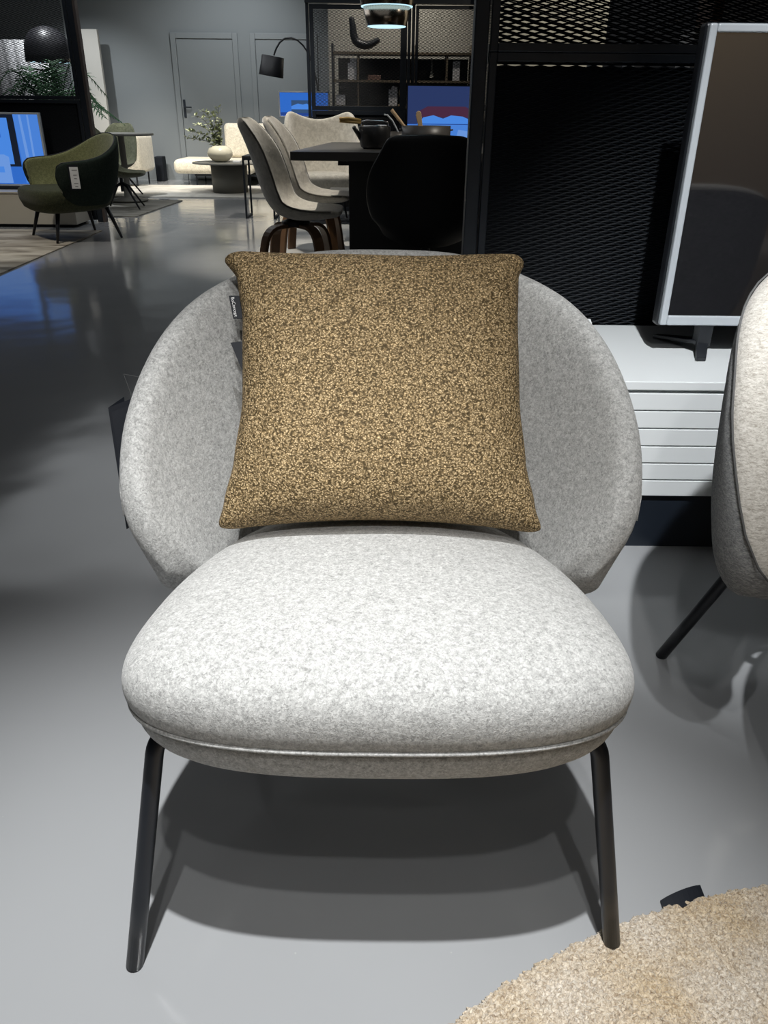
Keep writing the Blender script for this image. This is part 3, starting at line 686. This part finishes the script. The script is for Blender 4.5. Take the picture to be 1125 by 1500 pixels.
# black chair seen from behind
BP = [(-0.26, 0.872), (-0.26, 0.862), (-0.258, 0.82), (-0.25, 0.74), (-0.24, 0.62), (-0.225, 0.46), (-0.20, 0.35), (-0.12, 0.27), (0.0, 0.26), (0.14, 0.29), (0.22, 0.30)]
BH = [0.22, 0.27, 0.33, 0.355, 0.35, 0.32, 0.28, 0.26, 0.25, 0.24, 0.20]; BC = [0.05, 0.06, 0.08, 0.10, 0.11, 0.11, 0.10, 0.07, 0.05, 0.04, 0.02]
bc = thing('lounge_chair', 'wide black shell chair with its back to the camera at the dining table', 'chair', (0.235, 5.0, 0.009), R(88))
bm, side = bucket([(0.0 - p[0] * -1, p[1]) for p in BP], BH, BC, 0.022)
link('seat_shell', bm, 'black_shell', bc, True, (SUB(1),))
link('column', lt([(0.028, 0.05), (0.028, 0.26), (0, 0.26)], 20), 'black_steel', bc)
for k in range(4):
    a_ = R(20 + 90 * k); link('leg', tb([(0, 0, 0.11), (0.16 * math.cos(a_), 0.16 * math.sin(a_), 0.085), (0.33 * math.cos(a_), 0.33 * math.sin(a_), 0.02)], [0.02, 0.017, 0.011], 10), 'black_steel', bc, True)

# wing chair behind the table
WR = [(0, .36, .885), (.12, .35, .90), (.22, .315, .935), (.29, .255, .955), (.33, .16, .90), (.35, .06, .76), (.36, -.06, .645), (.355, -.18, .605), (.34, -.25, .57), (.32, -.26, .50), (.30, -.25, .45)]
WB = [(0, .24, .34), (.10, .235, .34), (.18, .21, .34), (.24, .16, .34), (.26, .08, .34), (.28, 0, .34), (.29, -.1, .34), (.295, -.18, .35), (.297, -.22, .37), (.298, -.235, .39), (.298, -.24, .40)]
wc = thing('wing_chair', 'cream wing armchair with upswept corners beyond the dining table', 'armchair', (-0.62, 8.35, 0), R(12))
bm, seam = shell(WR, WB, t0=0.06, t1=0.045, bulge=0.03); link('backrest', bm, ['velvet', 'velvet'], wc, True, (SUB(1),))
S3 = [(x, (y - 0.95) * 1.0) for x, y in SEAT]
link('seat_cushion', pad(S3, [(0, -0.12), (0.9, -0.12), (1.0, -0.06), (1.01, 0.0), (0.97, 0.03), (0.8, 0.045), (0, 0.05)], lambda x, y: 0.40), 'velvet', wc, True)
for sx in (-1, 1):
    for sy in (-1, 1): link('leg', tb([(sx * 0.2, sy * 0.2, 0.29), (sx * 0.26, sy * 0.26, 0.0)], [0.014, 0.009], 10), 'black_steel', wc)
# low black side tables
def side_table(loc, w, d, h, label, top):
    t = thing('side_table', label, 'side table', loc)
    link('tabletop', bx(-w / 2, w / 2, -d / 2, d / 2, h - 0.02, h), top, t, mods=(BEV(0.002),))
    bm = bmesh.new(); r = 0.009
    for x in (-w / 2 + r, w / 2 - r):
        box(bm, x - r, x + r, -d / 2, -d / 2 + 2 * r, 0, h - 0.02); box(bm, x - r, x + r, d / 2 - 2 * r, d / 2, 0, h - 0.02)
        box(bm, x - r, x + r, -d / 2 + 2 * r, d / 2 - 2 * r, 0.0, 0.02)
    for y in (-d / 2, d / 2 - 2 * r): box(bm, -w / 2 + 2 * r, w / 2 - 2 * r, y, y + 2 * r, h - 0.038, h - 0.0205)
    bmesh.ops.remove_doubles(bm, verts=bm.verts, dist=0.001)
    link('frame', bm, 'black_steel', t)
side_table((-0.17, 6.95, 0.009), 0.62, 0.4, 0.40, 'low table with thin black frame beside the dining table base', 'taupe_concrete')
side_table((-1.28, 8.6, 0.0), 0.30, 0.36, 0.58, 'tall narrow side table with black frame left of the dining chairs', 'black_oak')

# cookware
kt = thing('kettle', 'black kettle with a bamboo handle on the dining table', 'kettle', (-0.085, 5.62, TZ))
link('body', lt([(0, 0), (0.072, 0), (0.09, 0.012), (0.10, 0.05), (0.103, 0.128), (0.098, 0.132), (0.05, 0.137), (0, 0.138)], 32), 'kettle_black', kt, True)
link('spout', tb([(-0.085, -0.02, 0.06), (-0.115, -0.035, 0.10), (-0.135, -0.05, 0.128)], [0.018, 0.014, 0.012], 12), 'kettle_black', kt, True)
link('lid_rim', lt([(0.088, 0.130), (0.090, 0.137), (0.082, 0.139), (0.08, 0.134)], 32), 'chrome', kt, True)
hb = link('handle_bracket', tb([(-0.085, 0.0, 0.128), (-0.09, 0.0, 0.156), (-0.05, 0.0, 0.165), (0.05, 0.0, 0.163), (0.085, 0.0, 0.155), (0.088, 0, 0.128)], 0.0045, 8), 'chrome', kt, True)
link('handle', tb([(-0.225, -0.02, 0.160), (-0.17, -0.015, 0.158), (-0.09, 0.0, 0.152)], [0.009, 0.011, 0.009], 10), 'bamboo', kt, True)
link('handle', tb([(-0.225, -0.03, 0.175), (-0.17, -0.02, 0.176), (-0.09, 0.0, 0.165)], [0.008, 0.010, 0.009], 10), 'bamboo', kt, True)
def pot(loc, r, h, label, name='cooking_pot'):
    t = thing(name, label, 'pot', loc)
    link('pot_body', lt([(0, 0), (r * 0.92, 0), (r, 0.012), (r, h), (r - 0.006, h), (r - 0.006, 0.012), (0, 0.008)], 40), 'pot_grey', t, True)
    for sx in (-1, 1): link('handle', tb([(sx * (r - 0.002), -0.03, h * 0.8), (sx * (r + 0.012), -0.02, h * 0.82), (sx * (r + 0.012), 0.02, h * 0.82), (sx * (r - 0.002), 0.03, h * 0.8)], 0.005, 8), 'pot_grey', t, True)
    return t
pot((0.262, 6.0, TZ), 0.168, 0.132, 'wide dark grey pot holding wooden spoons on the dining table')
pot((0.05, 6.35, TZ), 0.12, 0.085, 'low brown-grey pot between the kettle and the wide pot')
tag(link('wooden_spoon', tb([(0.225, 5.97, TZ + 0.012), (0.10, 5.97, 0.91), (0.022, 5.97, 0.998)], [0.007, 0.010, 0.012], 12), 'light_wood', smooth=True), 'round wooden stick leaning left out of the wide pot', 'spoon')
tag(link('wooden_spatula', poly_prism(bmesh.new(), [(0.235, 5.93, 0.79), (0.25, 5.93, 0.79), (0.222, 5.93, 0.985), (0.205, 5.93, 0.993), (0.190, 5.93, 0.985), (0.186, 5.93, 0.965)], (0, 0.008, 0)), 'light_wood', mods=(BEV(0.003),)), 'flat wooden spatula standing in the wide pot', 'spatula')
tag(link('ladle', tb([(0.10, 6.30, TZ + 0.03), (0.062, 6.30, 0.875), (0.03, 6.30, 0.93), (-0.005, 6.30, 0.962), (-0.03, 6.30, 0.965)], 0.006, 8), 'silver', smooth=True), 'curved metal ladle in the low pot', 'ladle')
# pendant
pd = thing('pendant_lamp', 'brushed brass pendant lamp of stacked conical tiers above the dining table', 'lamp', (-0.014, 5.4, 1.42), 0)
link('lower_shade', lt([(0.117, 0.012), (0.141, 0.112), (0.136, 0.112), (0.112, 0.012), (0.117, 0.012)], 48), 'brass_steel', pd, True)
link('upper_shade', lt([(0.152, 0.112), (0.165, 0.20), (0.12, 0.36), (0.0, 0.37), (0.0, 0.36), (0.115, 0.35), (0.158, 0.20), (0.147, 0.112), (0.152, 0.112)], 48), 'brass_steel', pd, True)
link('diffuser', lt([(0, 0.010), (0.112, 0.010), (0.112, 0.016), (0, 0.016)], 48), 'lamp_glow', pd, True)
link('glow_ring', lt([(0.139, 0.108), (0.150, 0.108), (0.150, 0.114), (0.139, 0.114), (0.139, 0.108)], 48), 'lamp_glow', pd, True)
link('cord', tb([(0, 0, 0.36), (0, 0, HT - 1.42)], 0.003, 6), 'black_plastic', pd)

# ---------------------------------------------------------------- shelving behind the far divider
shx0, shx1, shy = -0.655, 0.965, 10.5
sh = thing('shelving_unit', 'bronze open shelving unit behind the far mesh divider', 'shelf', ((shx0 + shx1) / 2, shy, 0))
so = Vector(((shx0 + shx1) / 2, shy, 0))
for x in (shx0, -0.36, 0.30, 0.66, shx1 - 0.02):
    link('upright', local(bx(x, x + 0.02, shy - 0.15, shy + 0.15, 0, 1.66 if x in (shx0, shx1 - .02, 0.30) else 1.58), -so), 'black_steel' if x < -0.5 else 'bronze_shelf', sh)
SZ = (0.42, 0.72, 1.035, 1.30, 1.58)
for z in SZ: link('shelf_board', local(bx(shx0 + 0.02, shx1 - 0.02, shy - 0.16, shy + 0.15, z - 0.025, z), -so), 'bronze_shelf', sh)
link('back_panel', local(bx(shx0 + 0.06, shx1 - 0.03, shy + 0.151, shy + 0.16, 0.3, 1.53), -so), 'shelf_back', sh)
def book(x, z, w, h, label, m='book_pale'):
    return tag(link('book', bx(x, x + w, shy - 0.12, shy + 0.02, z + 0.0005, z + h), m, mods=(BEV(0.002),)), label, 'book')
book(-0.47, 1.30, 0.026, 0.17, 'shorter pale book, leftmost on the upper left shelf')
book(-0.443, 1.30, 0.036, 0.215, 'tall pale book in the middle of the upper left trio')
book(-0.405, 1.30, 0.036, 0.215, 'tall pale book, right one of the upper left trio')
book(0.005, 1.035, 0.028, 0.17, 'pale shorter book, left one of the lower shelf trio')
book(0.036, 1.035, 0.034, 0.205, 'pale tall book in the middle of the lower shelf trio')
book(0.072, 1.035, 0.034, 0.20, 'pale tall book, right one of the lower shelf trio')
book(0.74, 1.30, 0.040, 0.20, 'pale book, left of the pair on the right bay shelf')
book(0.782, 1.30, 0.040, 0.20, 'pale book, right of the pair on the right bay shelf')
tag(link('storage_box', bx(-0.615, -0.505, shy - 0.12, shy + 0.05, 1.0355, 1.145), 'book_pale', mods=(BEV(0.004),)), 'white box on the lower left shelf of the shelving unit', 'box')
tag(link('book', bx(-0.24, -0.09, shy - 0.12, shy + 0.06, 1.3005, 1.35), 'book_brown', mods=(BEV(0.003),)), 'reddish book lying flat on the middle of the upper shelf', 'book')
tag(link('hourglass_figure', lt([(0, 0), (0.045, 0), (0.045, 0.01), (0.02, 0.03), (0.022, 0.09), (0.036, 0.12), (0.034, 0.16), (0.02, 0.18), (0, 0.182)], 20, (0.155, shy - 0.08, 1.036)), 'bust_beige', smooth=True), 'small beige bust beside the tall post of the mesh divider', 'figurine')
tag(link('bell', tb([(0.50, shy - 0.08, 1.52), (0.50, shy - 0.08, 1.40), (0.50, shy - 0.08, 1.33)], [0.008, 0.012, 0.03], 10), 'taupe_concrete'), 'small hanging grey bell on the right bay shelf', 'ornament')
# curved black sculpture
bm = bmesh.new(); pts = spline([(-0.445, 0, 0.31), (-0.43, 0, 0.22), (-0.42, 0, 0.12), (-0.38, 0, 0.045), (-0.28, 0, 0.012), (-0.19, 0, 0.03), (-0.10, 0, 0.085)], 24); prev = None
for i, p in enumerate(pts):
    w = 0.034 + 0.02 * math.sin(math.pi * i / 23); t = (pts[min(i + 1, 23)] - pts[max(i - 1, 0)]).normalized(); n = Vector((-t.z, 0, t.x)) * w * 1.3
    vs = [bm.verts.new(p + n + Vector((0, shy - 0.05 - w, 1.618))), bm.verts.new(p + n + Vector((0, shy - 0.05 + w, 1.618))), bm.verts.new(p - n * 0.4 + Vector((0, shy - 0.05 + w, 1.618))), bm.verts.new(p - n * 0.4 + Vector((0, shy - 0.05 - w, 1.618)))]
    if prev:
        for k in range(4): bm.faces.new((prev[k], prev[(k + 1) % 4], vs[(k + 1) % 4], vs[k]))
    else: bm.faces.new(vs)
    prev = vs
bm.faces.new(prev[::-1])
tag(link('sculpture', bm, 'sculpture_black', smooth=True, mods=(SUB(1),)), 'black curved sculpture shaped like a bent leg on top of the shelving', 'sculpture')

# ---------------------------------------------------------------- screens that are on
def poly(bm, pts, y, d=0.001): return poly_prism(bm, [(x, y, z) for x, z in pts], (0, d, 0))
def rect(x0, x1, z0, z1): return [(x0, z0), (x1, z0), (x1, z1), (x0, z1)]
def screen(label, x0, x1, z0, z1, y, frame_m, base_m, shapes, stand=True, fw=0.012):
    t = thing('television', label, 'television', ((x0 + x1) / 2, y, z0)); o = Vector(((x0 + x1) / 2, y, z0))
    link('bezel', local((lambda b: (frame(b, x0, x1, y - 0.012, y + 0.03, z0, z1, fw), b)[1])(bmesh.new()), -o), frame_m, t, mods=(BEV(0.002),))
    link('back_shell', local(bx(x0 + 0.002, x1 - 0.002, y + 0.0301, y + 0.05, z0 + 0.002, z1 - 0.002), -o), 'black_plastic', t)
    pc = link('screen', local(bx(x0 + fw, x1 - fw, y, y + 0.02, z0 + fw, z1 - fw), -o), base_m, t)
    for k, (m, pts) in enumerate(shapes): link('picture_area', local(poly(bmesh.new(), pts, y - 0.0012 * (k + 1)), -o), m, pc)
    return t
def sphere_pts(cx, cz, rx, rz, n=20, a0=0, a1=360): return [(cx + rx * math.cos(R(a0 + (a1 - a0) * k / n)), cz + rz * math.sin(R(a0 + (a1 - a0) * k / n))) for k in range(n)]
b = 8.9
t = screen('bright blue screen with white frame showing a bed, below the arched lamp', -1.15, -0.62, 0.915, 1.158, 9.3, 'card_white', 'scr_blue', [
    ('scr_blue_deep', rect(-1.136, -0.64, 0.930, 0.962)), ('scr_slate', rect(-1.02, -0.80, 0.995, 1.075)), ('scr_blue_light', [(-1.02, 0.99), (-0.80, 0.99), (-0.80, 1.02), (-0.86, 1.045), (-0.90, 1.035), (-0.95, 1.045), (-1.02, 1.02)]), ('scr_slate', rect(-1.02, -0.79, 0.955, 0.99))])
st = link('stand', local(bx(-1.0, -0.75, 9.29, 9.33, 0, 0.915), -Vector((-0.885, 9.3, 0.915))), 'black_steel', t)
t = screen('dark blue television with black frame showing a red bed, behind the wooden spoons', 0.185, 0.90, 0.715, 1.222, 8.95, 'black_plastic', 'scr_navy', [
    ('scr_red', [(0.30, 0.93), (0.86, 0.93), (0.84, 1.0), (0.78, 1.03), (0.40, 1.03), (0.32, 0.99)]),
    ('scr_blue_light', [(0.28, 0.86), (0.36, 0.93), (0.46, 0.95), (0.56, 0.92), (0.64, 0.95), (0.76, 0.94), (0.86, 0.90), (0.86, 0.86)]), ('scr_sky', rect(0.197, 0.86, 0.73, 0.87)), ('scr_pale', [(0.70, 0.745), (0.86, 0.745), (0.86, 0.80), (0.72, 0.82)]), ('scr_blue_deep', rect(0.197, 0.86, 0.865, 0.872))])
link('stand', local(bx(0.42, 0.66, 8.94, 8.98, 0, 0.715), -Vector((0.5425, 8.95, 0.715))), 'black_steel', t)
CL = thing('low_cabinet', 'cream low cabinet below the left mesh divider', 'cabinet', (-4.3, 7.8, 0))
link('body', bx(-1.0, 1.45, -0.18, 0.2, 0.028, 0.29), 'cream_lacquer', CL, mods=(BEV(0.003),))
link('top', bx(-1.01, 1.47, -0.19, 0.2, 0.2905, 0.305), 'cream_lacquer', CL, mods=(BEV(0.002),))
link('plinth', bx(-0.98, 1.40, -0.16, 0.18, 0, 0.028), 'black_board', CL)
screen('bright blue television in silver frame on the cream cabinet at left', -4.3, -3.12, 0.335, 0.945, 7.85, 'silver', 'scr_blue', [
    ('scr_black', rect(-3.92, -3.36, 0.50, 0.94)), ('scr_blue_light', rect(-3.92, -3.42, 0.52, 0.90)), ('scr_blue', rect(-3.9, -3.5, 0.74, 0.89)),
    ('scr_sky', [(-3.34, 0.36), (-3.14, 0.36), (-3.14, 0.93), (-3.36, 0.93)]), ('scr_pale', [(-3.30, 0.50), (-3.27, 0.50), (-3.29, 0.925), (-3.31, 0.925)]), ('scr_pale', [(-3.24, 0.5), (-3.22, 0.5), (-3.22, 0.925), (-3.235, 0.925)]),
    ('scr_pale', [(-3.95, 0.36), (-3.46, 0.36), (-3.46, 0.58), (-3.50, 0.60), (-3.95, 0.60)]), ('scr_blue_light', rect(-3.95, -3.52, 0.45, 0.50))], fw=0.016)
bm = bmesh.new(); box(bm, -3.9, -3.4, 7.83, 7.89, 0.3055, 0.334)
tag(link('soundbar', bm, 'black_plastic', mods=(BEV(0.004),)), 'black bar under the blue television at left', 'soundbar')

# ---------------------------------------------------------------- dark green armchair
tag(link('rug', bx(-6.0, -2.56, 3.4, 7.42, 0.0005, 0.009), 'vintage_rug'), 'mottled beige vintage rug under the dark green armchair', 'rug')
GR = [(0, .345, .80), (.12, .335, .79), (.22, .30, .755), (.30, .235, .70), (.345, .14, .645), (.365, .03, .615), (.37, -.08, .605), (.355, -.16, .595), (.34, -.19, .56), (.325, -.19, .50), (.31, -.18, .45)]
GB = [(0, .22, .30), (.10, .215, .30), (.18, .19, .30), (.24, .14, .30), (.27, .07, .30), (.285, 0, .30), (.29, -.07, .31), (.292, -.12, .33), (.292, -.14, .35), (.292, -.15, .37), (.292, -.155, .385)]
ga = thing('armchair', 'dark green felt armchair with a white price card on the left rug', 'armchair', (-2.64, 7.02, 0.009), R(-50)); ga.scale = (1.13, 1.13, 0.97)
bm, seam = shell(GR, GB, t0=0.05, t1=0.04, bulge=0.03); link('backrest', bm, ['green_felt', 'green_felt_outside'], ga, True, (SUB(1),))
link('seam', tb(seam[1:-1], 0.004, 6), 'black_shell', ga, True)
GS = [(x * 1.05, (y - 0.93) * 1.12) for x, y in SEAT]
link('seat', pad(GS, [(0, -0.16), (0.80, -0.155), (0.92, -0.13), (1.0, -0.07), (1.01, -0.02), (0.98, 0.01), (0.9, 0.025), (0, 0.035)], lambda x, y: 0.385), 'green_felt_dark', ga, True)
for sx in (-1, 1):
    for sy in (-1, 1): link('leg', tb([(sx * 0.20, sy * 0.18, 0.25), (sx * 0.26, sy * 0.24, 0)], [0.017, 0.009], 12), 'leg_steel', ga, True)
pcard = thing('price_card', 'white price card hanging from the dark green armchair arm', 'card', (-2.43, 6.60, 0.51), R(8))
link('backing', bx(-0.042, 0.035, 0.0, 0.003, -0.095, 0.085), 'card_black', pcard)
cf = link('card_face', bx(-0.030, 0.034, -0.003, -0.0005, -0.085, 0.07), 'card_white', pcard)
for z, w in ((0.045, 0.04), (0.01, 0.026), (-0.015, 0.02), (-0.05, 0.03), (-0.073, 0.022)):
    link('print_line', bx(-w / 2 + 0.006, w / 2 + 0.006, -0.0042, -0.0031, z, z + 0.006), 'print_grey', cf)

# ---------------------------------------------------------------- far left: rugs, table, chairs, palm, lamps
tag(link('rug', poly_prism(bmesh.new(), [(-3.9, 8.42, 0.0005), (-2.55, 8.46, 0.0005), (-2.45, 10.05, 0.0005), (-3.9, 10.1, 0.0005)], (0, 0, 0.009)), 'taupe_rug'), 'grey-brown flat rug lying between the green armchair and the ivory rug', 'rug')
tag(link('rug', bx(-5.0, -1.2, 10.42, 12.06, 0.0005, 0.012), 'ivory_rug'), 'large ivory rug in front of the cream sofas at the back wall', 'rug')
rt = thing('round_table', 'round taupe table between the olive chairs at left', 'table', (-3.03, 9.85, 0.0095))
link('tabletop', lt([(0, 0.70), (0.36, 0.70), (0.365, 0.71), (0.36, 0.722), (0, 0.722)], 40), 'taupe_concrete', rt, False)
link('pedestal', lt([(0, 0.01), (0.22, 0.01), (0.22, 0.025), (0.05, 0.05), (0.035, 0.2), (0.035, 0.70)], 28), 'taupe_concrete', rt, True)
dining_chair((-3.27, 10.42, 0.0125), R(-95), 'olive velvet shell chair behind the round taupe table, facing the camera', 'olive_velvet', 'steel', s=0.86)
dining_chair((-2.86, 9.12, 0.0095), R(8), 'olive velvet chair left of the round table, seen from its side', 'olive_velvet', 'steel', s=0.86)
def rbox(name, parent, m, *a, bev=0.06):
    return link(name, bx(*a), m, parent, True, (BEV(bev, 5),))
wsf = thing('white_armchair', 'cream armchair by the back wall, half hidden behind the round table', 'armchair', (-3.70, 12.1, 0.0125))
rbox('seat', wsf, 'cream_boucle', -0.42, 0.20, -0.40, 0.35, 0.13, 0.40, bev=0.08)
rbox('backrest', wsf, 'cream_boucle', 0.10, 0.32, -0.38, 0.38, 0.16, 0.66, bev=0.07)
rbox('backrest', wsf, 'cream_boucle', -0.42, 0.1, 0.20, 0.40, 0.3, 0.66, bev=0.07)
for x in (-0.3, 0.22):
    for y in (-0.3, 0.3): link('leg', tb([(x, y, 0.15), (x, y, 0.0 if y < 0 else -0.012)], 0.012, 8), 'black_steel', wsf)
tag(link('loudspeaker', bx(-3.48, -3.36, 12.8, 13.0, 0.0, 0.34), 'black_board', mods=(BEV(0.01),)), 'dark box standing on the floor beside the cream armchair', 'box')
sf = thing('sofa', 'cream chaise sofa with tall back cushions at the back wall', 'sofa', (-2.0, 12.78, 0.0)); sf.location.y = 12.60
rbox('chaise', sf, 'cream_boucle', -1.05, 0.1, -0.45, 0.35, 0.15, 0.34, bev=0.07)
rbox('seat', sf, 'cream_boucle', 0.11, 1.7, -0.40, 0.45, 0.15, 0.36, bev=0.07)
rbox('back_cushion', sf, 'cream_boucle', -0.40, 0.30, 0.12, 0.34, 0.34, 0.80, bev=0.06)
rbox('back_cushion', sf, 'cream_boucle', 0.32, 1.0, 0.14, 0.36, 0.36, 0.79, bev=0.06)
for x in (-0.75, -0.35, 0.5, 1.5):
    for y in (-0.35, 0.25): link('leg', tb([(x, y, 0.16), (x, y, 0.0)], 0.011, 8), 'black_steel', sf)
link('leg_rail', bx(-0.77, 1.52, -0.36, -0.34, 0.12, 0.145), 'black_steel', sf)
ctb = thing('coffee_table', 'round taupe coffee table with drum base in front of the cream sofa', 'coffee table', (-2.06, 11.1, 0.012))
link('tabletop', lt([(0, 0.345), (0.46, 0.345), (0.465, 0.352), (0.46, 0.36), (0, 0.36)], 48), 'taupe_concrete', ctb)
link('drum_base', lt([(0, 0), (0.225, 0), (0.235, 0.345), (0, 0.345)], 40), 'taupe_concrete', ctb, True)
tag(link('vase', lt([(0, 0), (0.06, 0), (0.11, 0.02), (0.158, 0.075), (0.163, 0.11), (0.14, 0.16), (0.09, 0.188), (0.05, 0.195), (0.045, 0.185), (0.08, 0.175), (0, 0.17)], 40, (-2.16, 11.1, 0.3725)), 'vase_glass', smooth=True), 'squat sand-coloured glass vase on the round coffee table', 'vase')
tag(link('candle_holder', bx(-1.98, -1.88, 10.95, 11.03, 0.373, 0.395), 'card_white', mods=(BEV(0.004),)), 'small white dish beside the vase on the coffee table', 'dish')
br = thing('branches', 'sage green leafy branches in the squat vase', 'branches', (-2.16, 11.1, 0.55))
random.seed(11)
for (dx, dy, dz) in ((-0.26, 0.02, 0.36), (-0.33, -0.04, 0.18), (-0.18, 0.03, 0.42), (0.02, 0.0, 0.46), (-0.04, -0.04, 0.38), (-0.24, -0.05, 0.26), (-0.38, 0.0, 0.10), (0.05, 0.02, 0.30)):
    path = spline([(0, 0, -0.05), (dx * 0.35, dy * 0.4, dz * 0.55), (dx * 0.8, dy, dz * 0.92), (dx * 1.08, dy, dz * 0.97)], 12)
    bs = link('branch', tb(path, [0.004] * 8 + [0.003] * 4, 6), 'stem', br)
    bm = bmesh.new()
    for k in range(2, 12):
        for q in range(5):
            p = path[k]; an = random.uniform(0, 6.28); el = random.uniform(-0.3, 0.9); d = Vector((math.cos(an) * math.cos(el), math.sin(an) * math.cos(el), math.sin(el))); L_ = random.uniform(0.05, 0.085)
            s_ = d.cross(Vector((0, 0, 1))).normalized() * L_ * 0.26; up = Vector((0, 0, 0.0012))
            vs = [bm.verts.new(v) for v in (p, p + d * L_ * 0.5 + s_, p + d * L_, p + d * L_ * 0.5 - s_)]; bm.faces.new(vs)
    link('leaves', bm, 'leaf_sage', bs)
# arched lamp
al = thing('arc_lamp', 'black arc floor lamp with drum shade in front of the second door', 'lamp', (-0.72, 9.7, 0))
bm = lathe(bmesh.new(), [(0.132, 0.0), (0.118, 0.19), (0.112, 0.19), (0.127, 0.0), (0.132, 0.0)], 36); bmesh.ops.rotate(bm, verts=bm.verts, cent=(0, 0, 0), matrix=Matrix.Rotation(R(9), 3, 'Y')); bmesh.ops.translate(bm, verts=bm.verts, vec=(-0.55, 0, 1.305))
s_ = link('lamp_shade', bm, 'shade_black', al, True)
bm = lathe(bmesh.new(), [(0.0, 0.188), (0.112, 0.188), (0.112, 0.184), (0, 0.184)], 36); bmesh.ops.rotate(bm, verts=bm.verts, cent=(0, 0, 0), matrix=Matrix.Rotation(R(9), 3, 'Y')); bmesh.ops.translate(bm, verts=bm.verts, vec=(-0.55, 0, 1.305))
link('shade_cap', bm, 'shade_inside', s_)
link('arm', tb(spline([(-0.51, 0, 1.50), (-0.46, 0, 1.60), (-0.38, 0, 1.66), (-0.28, 0, 1.655), (-0.19, 0, 1.59), (-0.10, 0, 1.42), (-0.03, 0, 1.0), (0, 0, 0.03)], 30), 0.009, 10), 'black_plastic', al, True)
link('base', lt([(0, 0), (0.15, 0), (0.15, 0.03), (0, 0.03)], 32), 'black_steel', al)
# tall white panel leaning on the wall, curtain, dome lamp, palm, shelf
tag(link('leaning_board', bx(-4.36, -4.05, 12.7, 12.78, 0, 1.95), 'panel_white', mods=(BEV(0.01, 3),)), 'tall white panel leaning by the back wall behind the palm', 'panel')
bm = bmesh.new(); n = 60; F_, B_ = [], []
for k in range(n + 1):
    x = -5.35 + 1.15 * k / n; y = 11.2 + 0.03 * math.sin(k * 0.9)
    F_.append((x, y)); B_.append((x, y + 0.006))
for k in range(n):
    box(bm, F_[k][0], F_[k + 1][0], 0, 0.001, 0, 0.001) if False else None
    vs = [bm.verts.new(p) for p in ((F_[k][0], F_[k][1], 0.02), (F_[k+1][0], F_[k+1][1], 0.02), (F_[k+1][0], F_[k+1][1], 1.72), (F_[k][0], F_[k][1], 1.72))]; bm.faces.new(vs)
bmesh.ops.remove_doubles(bm, verts=bm.verts, dist=0.0001)
tag(link('curtain', bm, 'curtain', smooth=True, mods=(('SOLIDIFY', dict(thickness=0.004)),)), 'pleated white curtain seen through the left mesh divider', 'curtain')
dl = thing('dome_lamp', 'large black dome floor lamp behind the left mesh divider', 'lamp', (-3.85, 10.25, 0))
prof = [(0.25 * math.cos(R(a_)), 1.56 + 0.235 * math.sin(R(a_))) for a_ in range(90, -1, -10)]
prof = [(0, 1.795)] + prof[1:] + [(0.256, 1.50), (0.256, 1.44), (0.25, 1.44), (0.244, 1.54), (0, 1.55)]
link('dome_shade', lt(prof, 40), 'shade_black', dl, True)
link('pole', tb([(0, 0, 0.03), (0, 0, 1.58)], 0.011, 10), 'black_steel', dl)
link('base', lt([(0, 0), (0.14, 0), (0.14, 0.03), (0, 0.03)], 28), 'black_steel', dl)
for k in range(8):
    a_ = R(45 * k + 10); link('light_point', lt([(0, 1.432), (0.018, 1.432), (0.018, 1.4385), (0, 1.4385)], 10, (0.2 * math.cos(a_), 0.2 * math.sin(a_), 0)), 'lamp_glow', dl)
pl = thing('potted_palm', 'potted palm with arching fronds beside the dome lamp', 'plant', (-3.50, 9.3, 0.0095))
link('pot', lt([(0, 0), (0.13, 0), (0.17, 0.34), (0.155, 0.34), (0.15, 0.3), (0, 0.3)], 28), 'taupe_concrete', pl, True)
random.seed(5)
for k in range(32):
    a_ = random.uniform(0, 6.28); rr = random.uniform(0.35, 0.80); hh = random.uniform(0.9, 1.38)
    d = Vector((math.cos(a_), math.sin(a_) * 0.7, 0)); path = spline([(0, 0, 0.3), d * rr * 0.2 + Vector((0, 0, hh * 0.75)), d * rr * 0.6 + Vector((0, 0, hh * 1.02)), d * rr + Vector((0, 0, hh * 0.86))], 18)
    bm = tb(path, 0.004, 5)
    for i in range(7, 18):
        t = (path[i] - path[i - 1]).normalized(); sd_ = t.cross(Vector((0, 0, 1))).normalized()
        for sg in (-1, 1):
            for off in (0.0, 0.5):
                p = path[i].lerp(path[i - 1], off); L_ = 0.16 * (1 - abs(i - 11) / 12) * random.uniform(0.8, 1.1); tip = p + (sd_ * sg * 0.85 + t * 0.6 + Vector((0, 0, -0.25))).normalized() * L_
                w_ = t * 0.007; bm.faces.new([bm.verts.new(v) for v in (p - w_, p + w_, (p + tip) / 2 + w_ * 1.2 + Vector((0, 0, 0.006)), tip, (p + tip) / 2 - w_ * 1.2 + Vector((0, 0, 0.006)))])
    link('frond', bm, 'frond', pl)
bs = thing('bookcase', 'dark bookcase edge at the far left behind the mesh divider', 'shelf', (-4.75, 9.6, 0))
link('side_panel', bx(-0.02, 0.20, -0.15, 0.15, 0, 1.46), 'shelf_back', bs)
link('shelf_board', bx(-0.30, 0.22, -0.16, 0.15, 1.14, 1.17), 'bust_beige', bs)
tag(link('trailing_plant', tb([(-4.62, 9.5, 1.62), (-4.61, 9.5, 1.55), (-4.62, 9.5, 1.4605)], [0.04, 0.05, 0.02], 9), 'leaf_sage', smooth=True), 'small light green plant on top of the dark bookcase', 'plant')
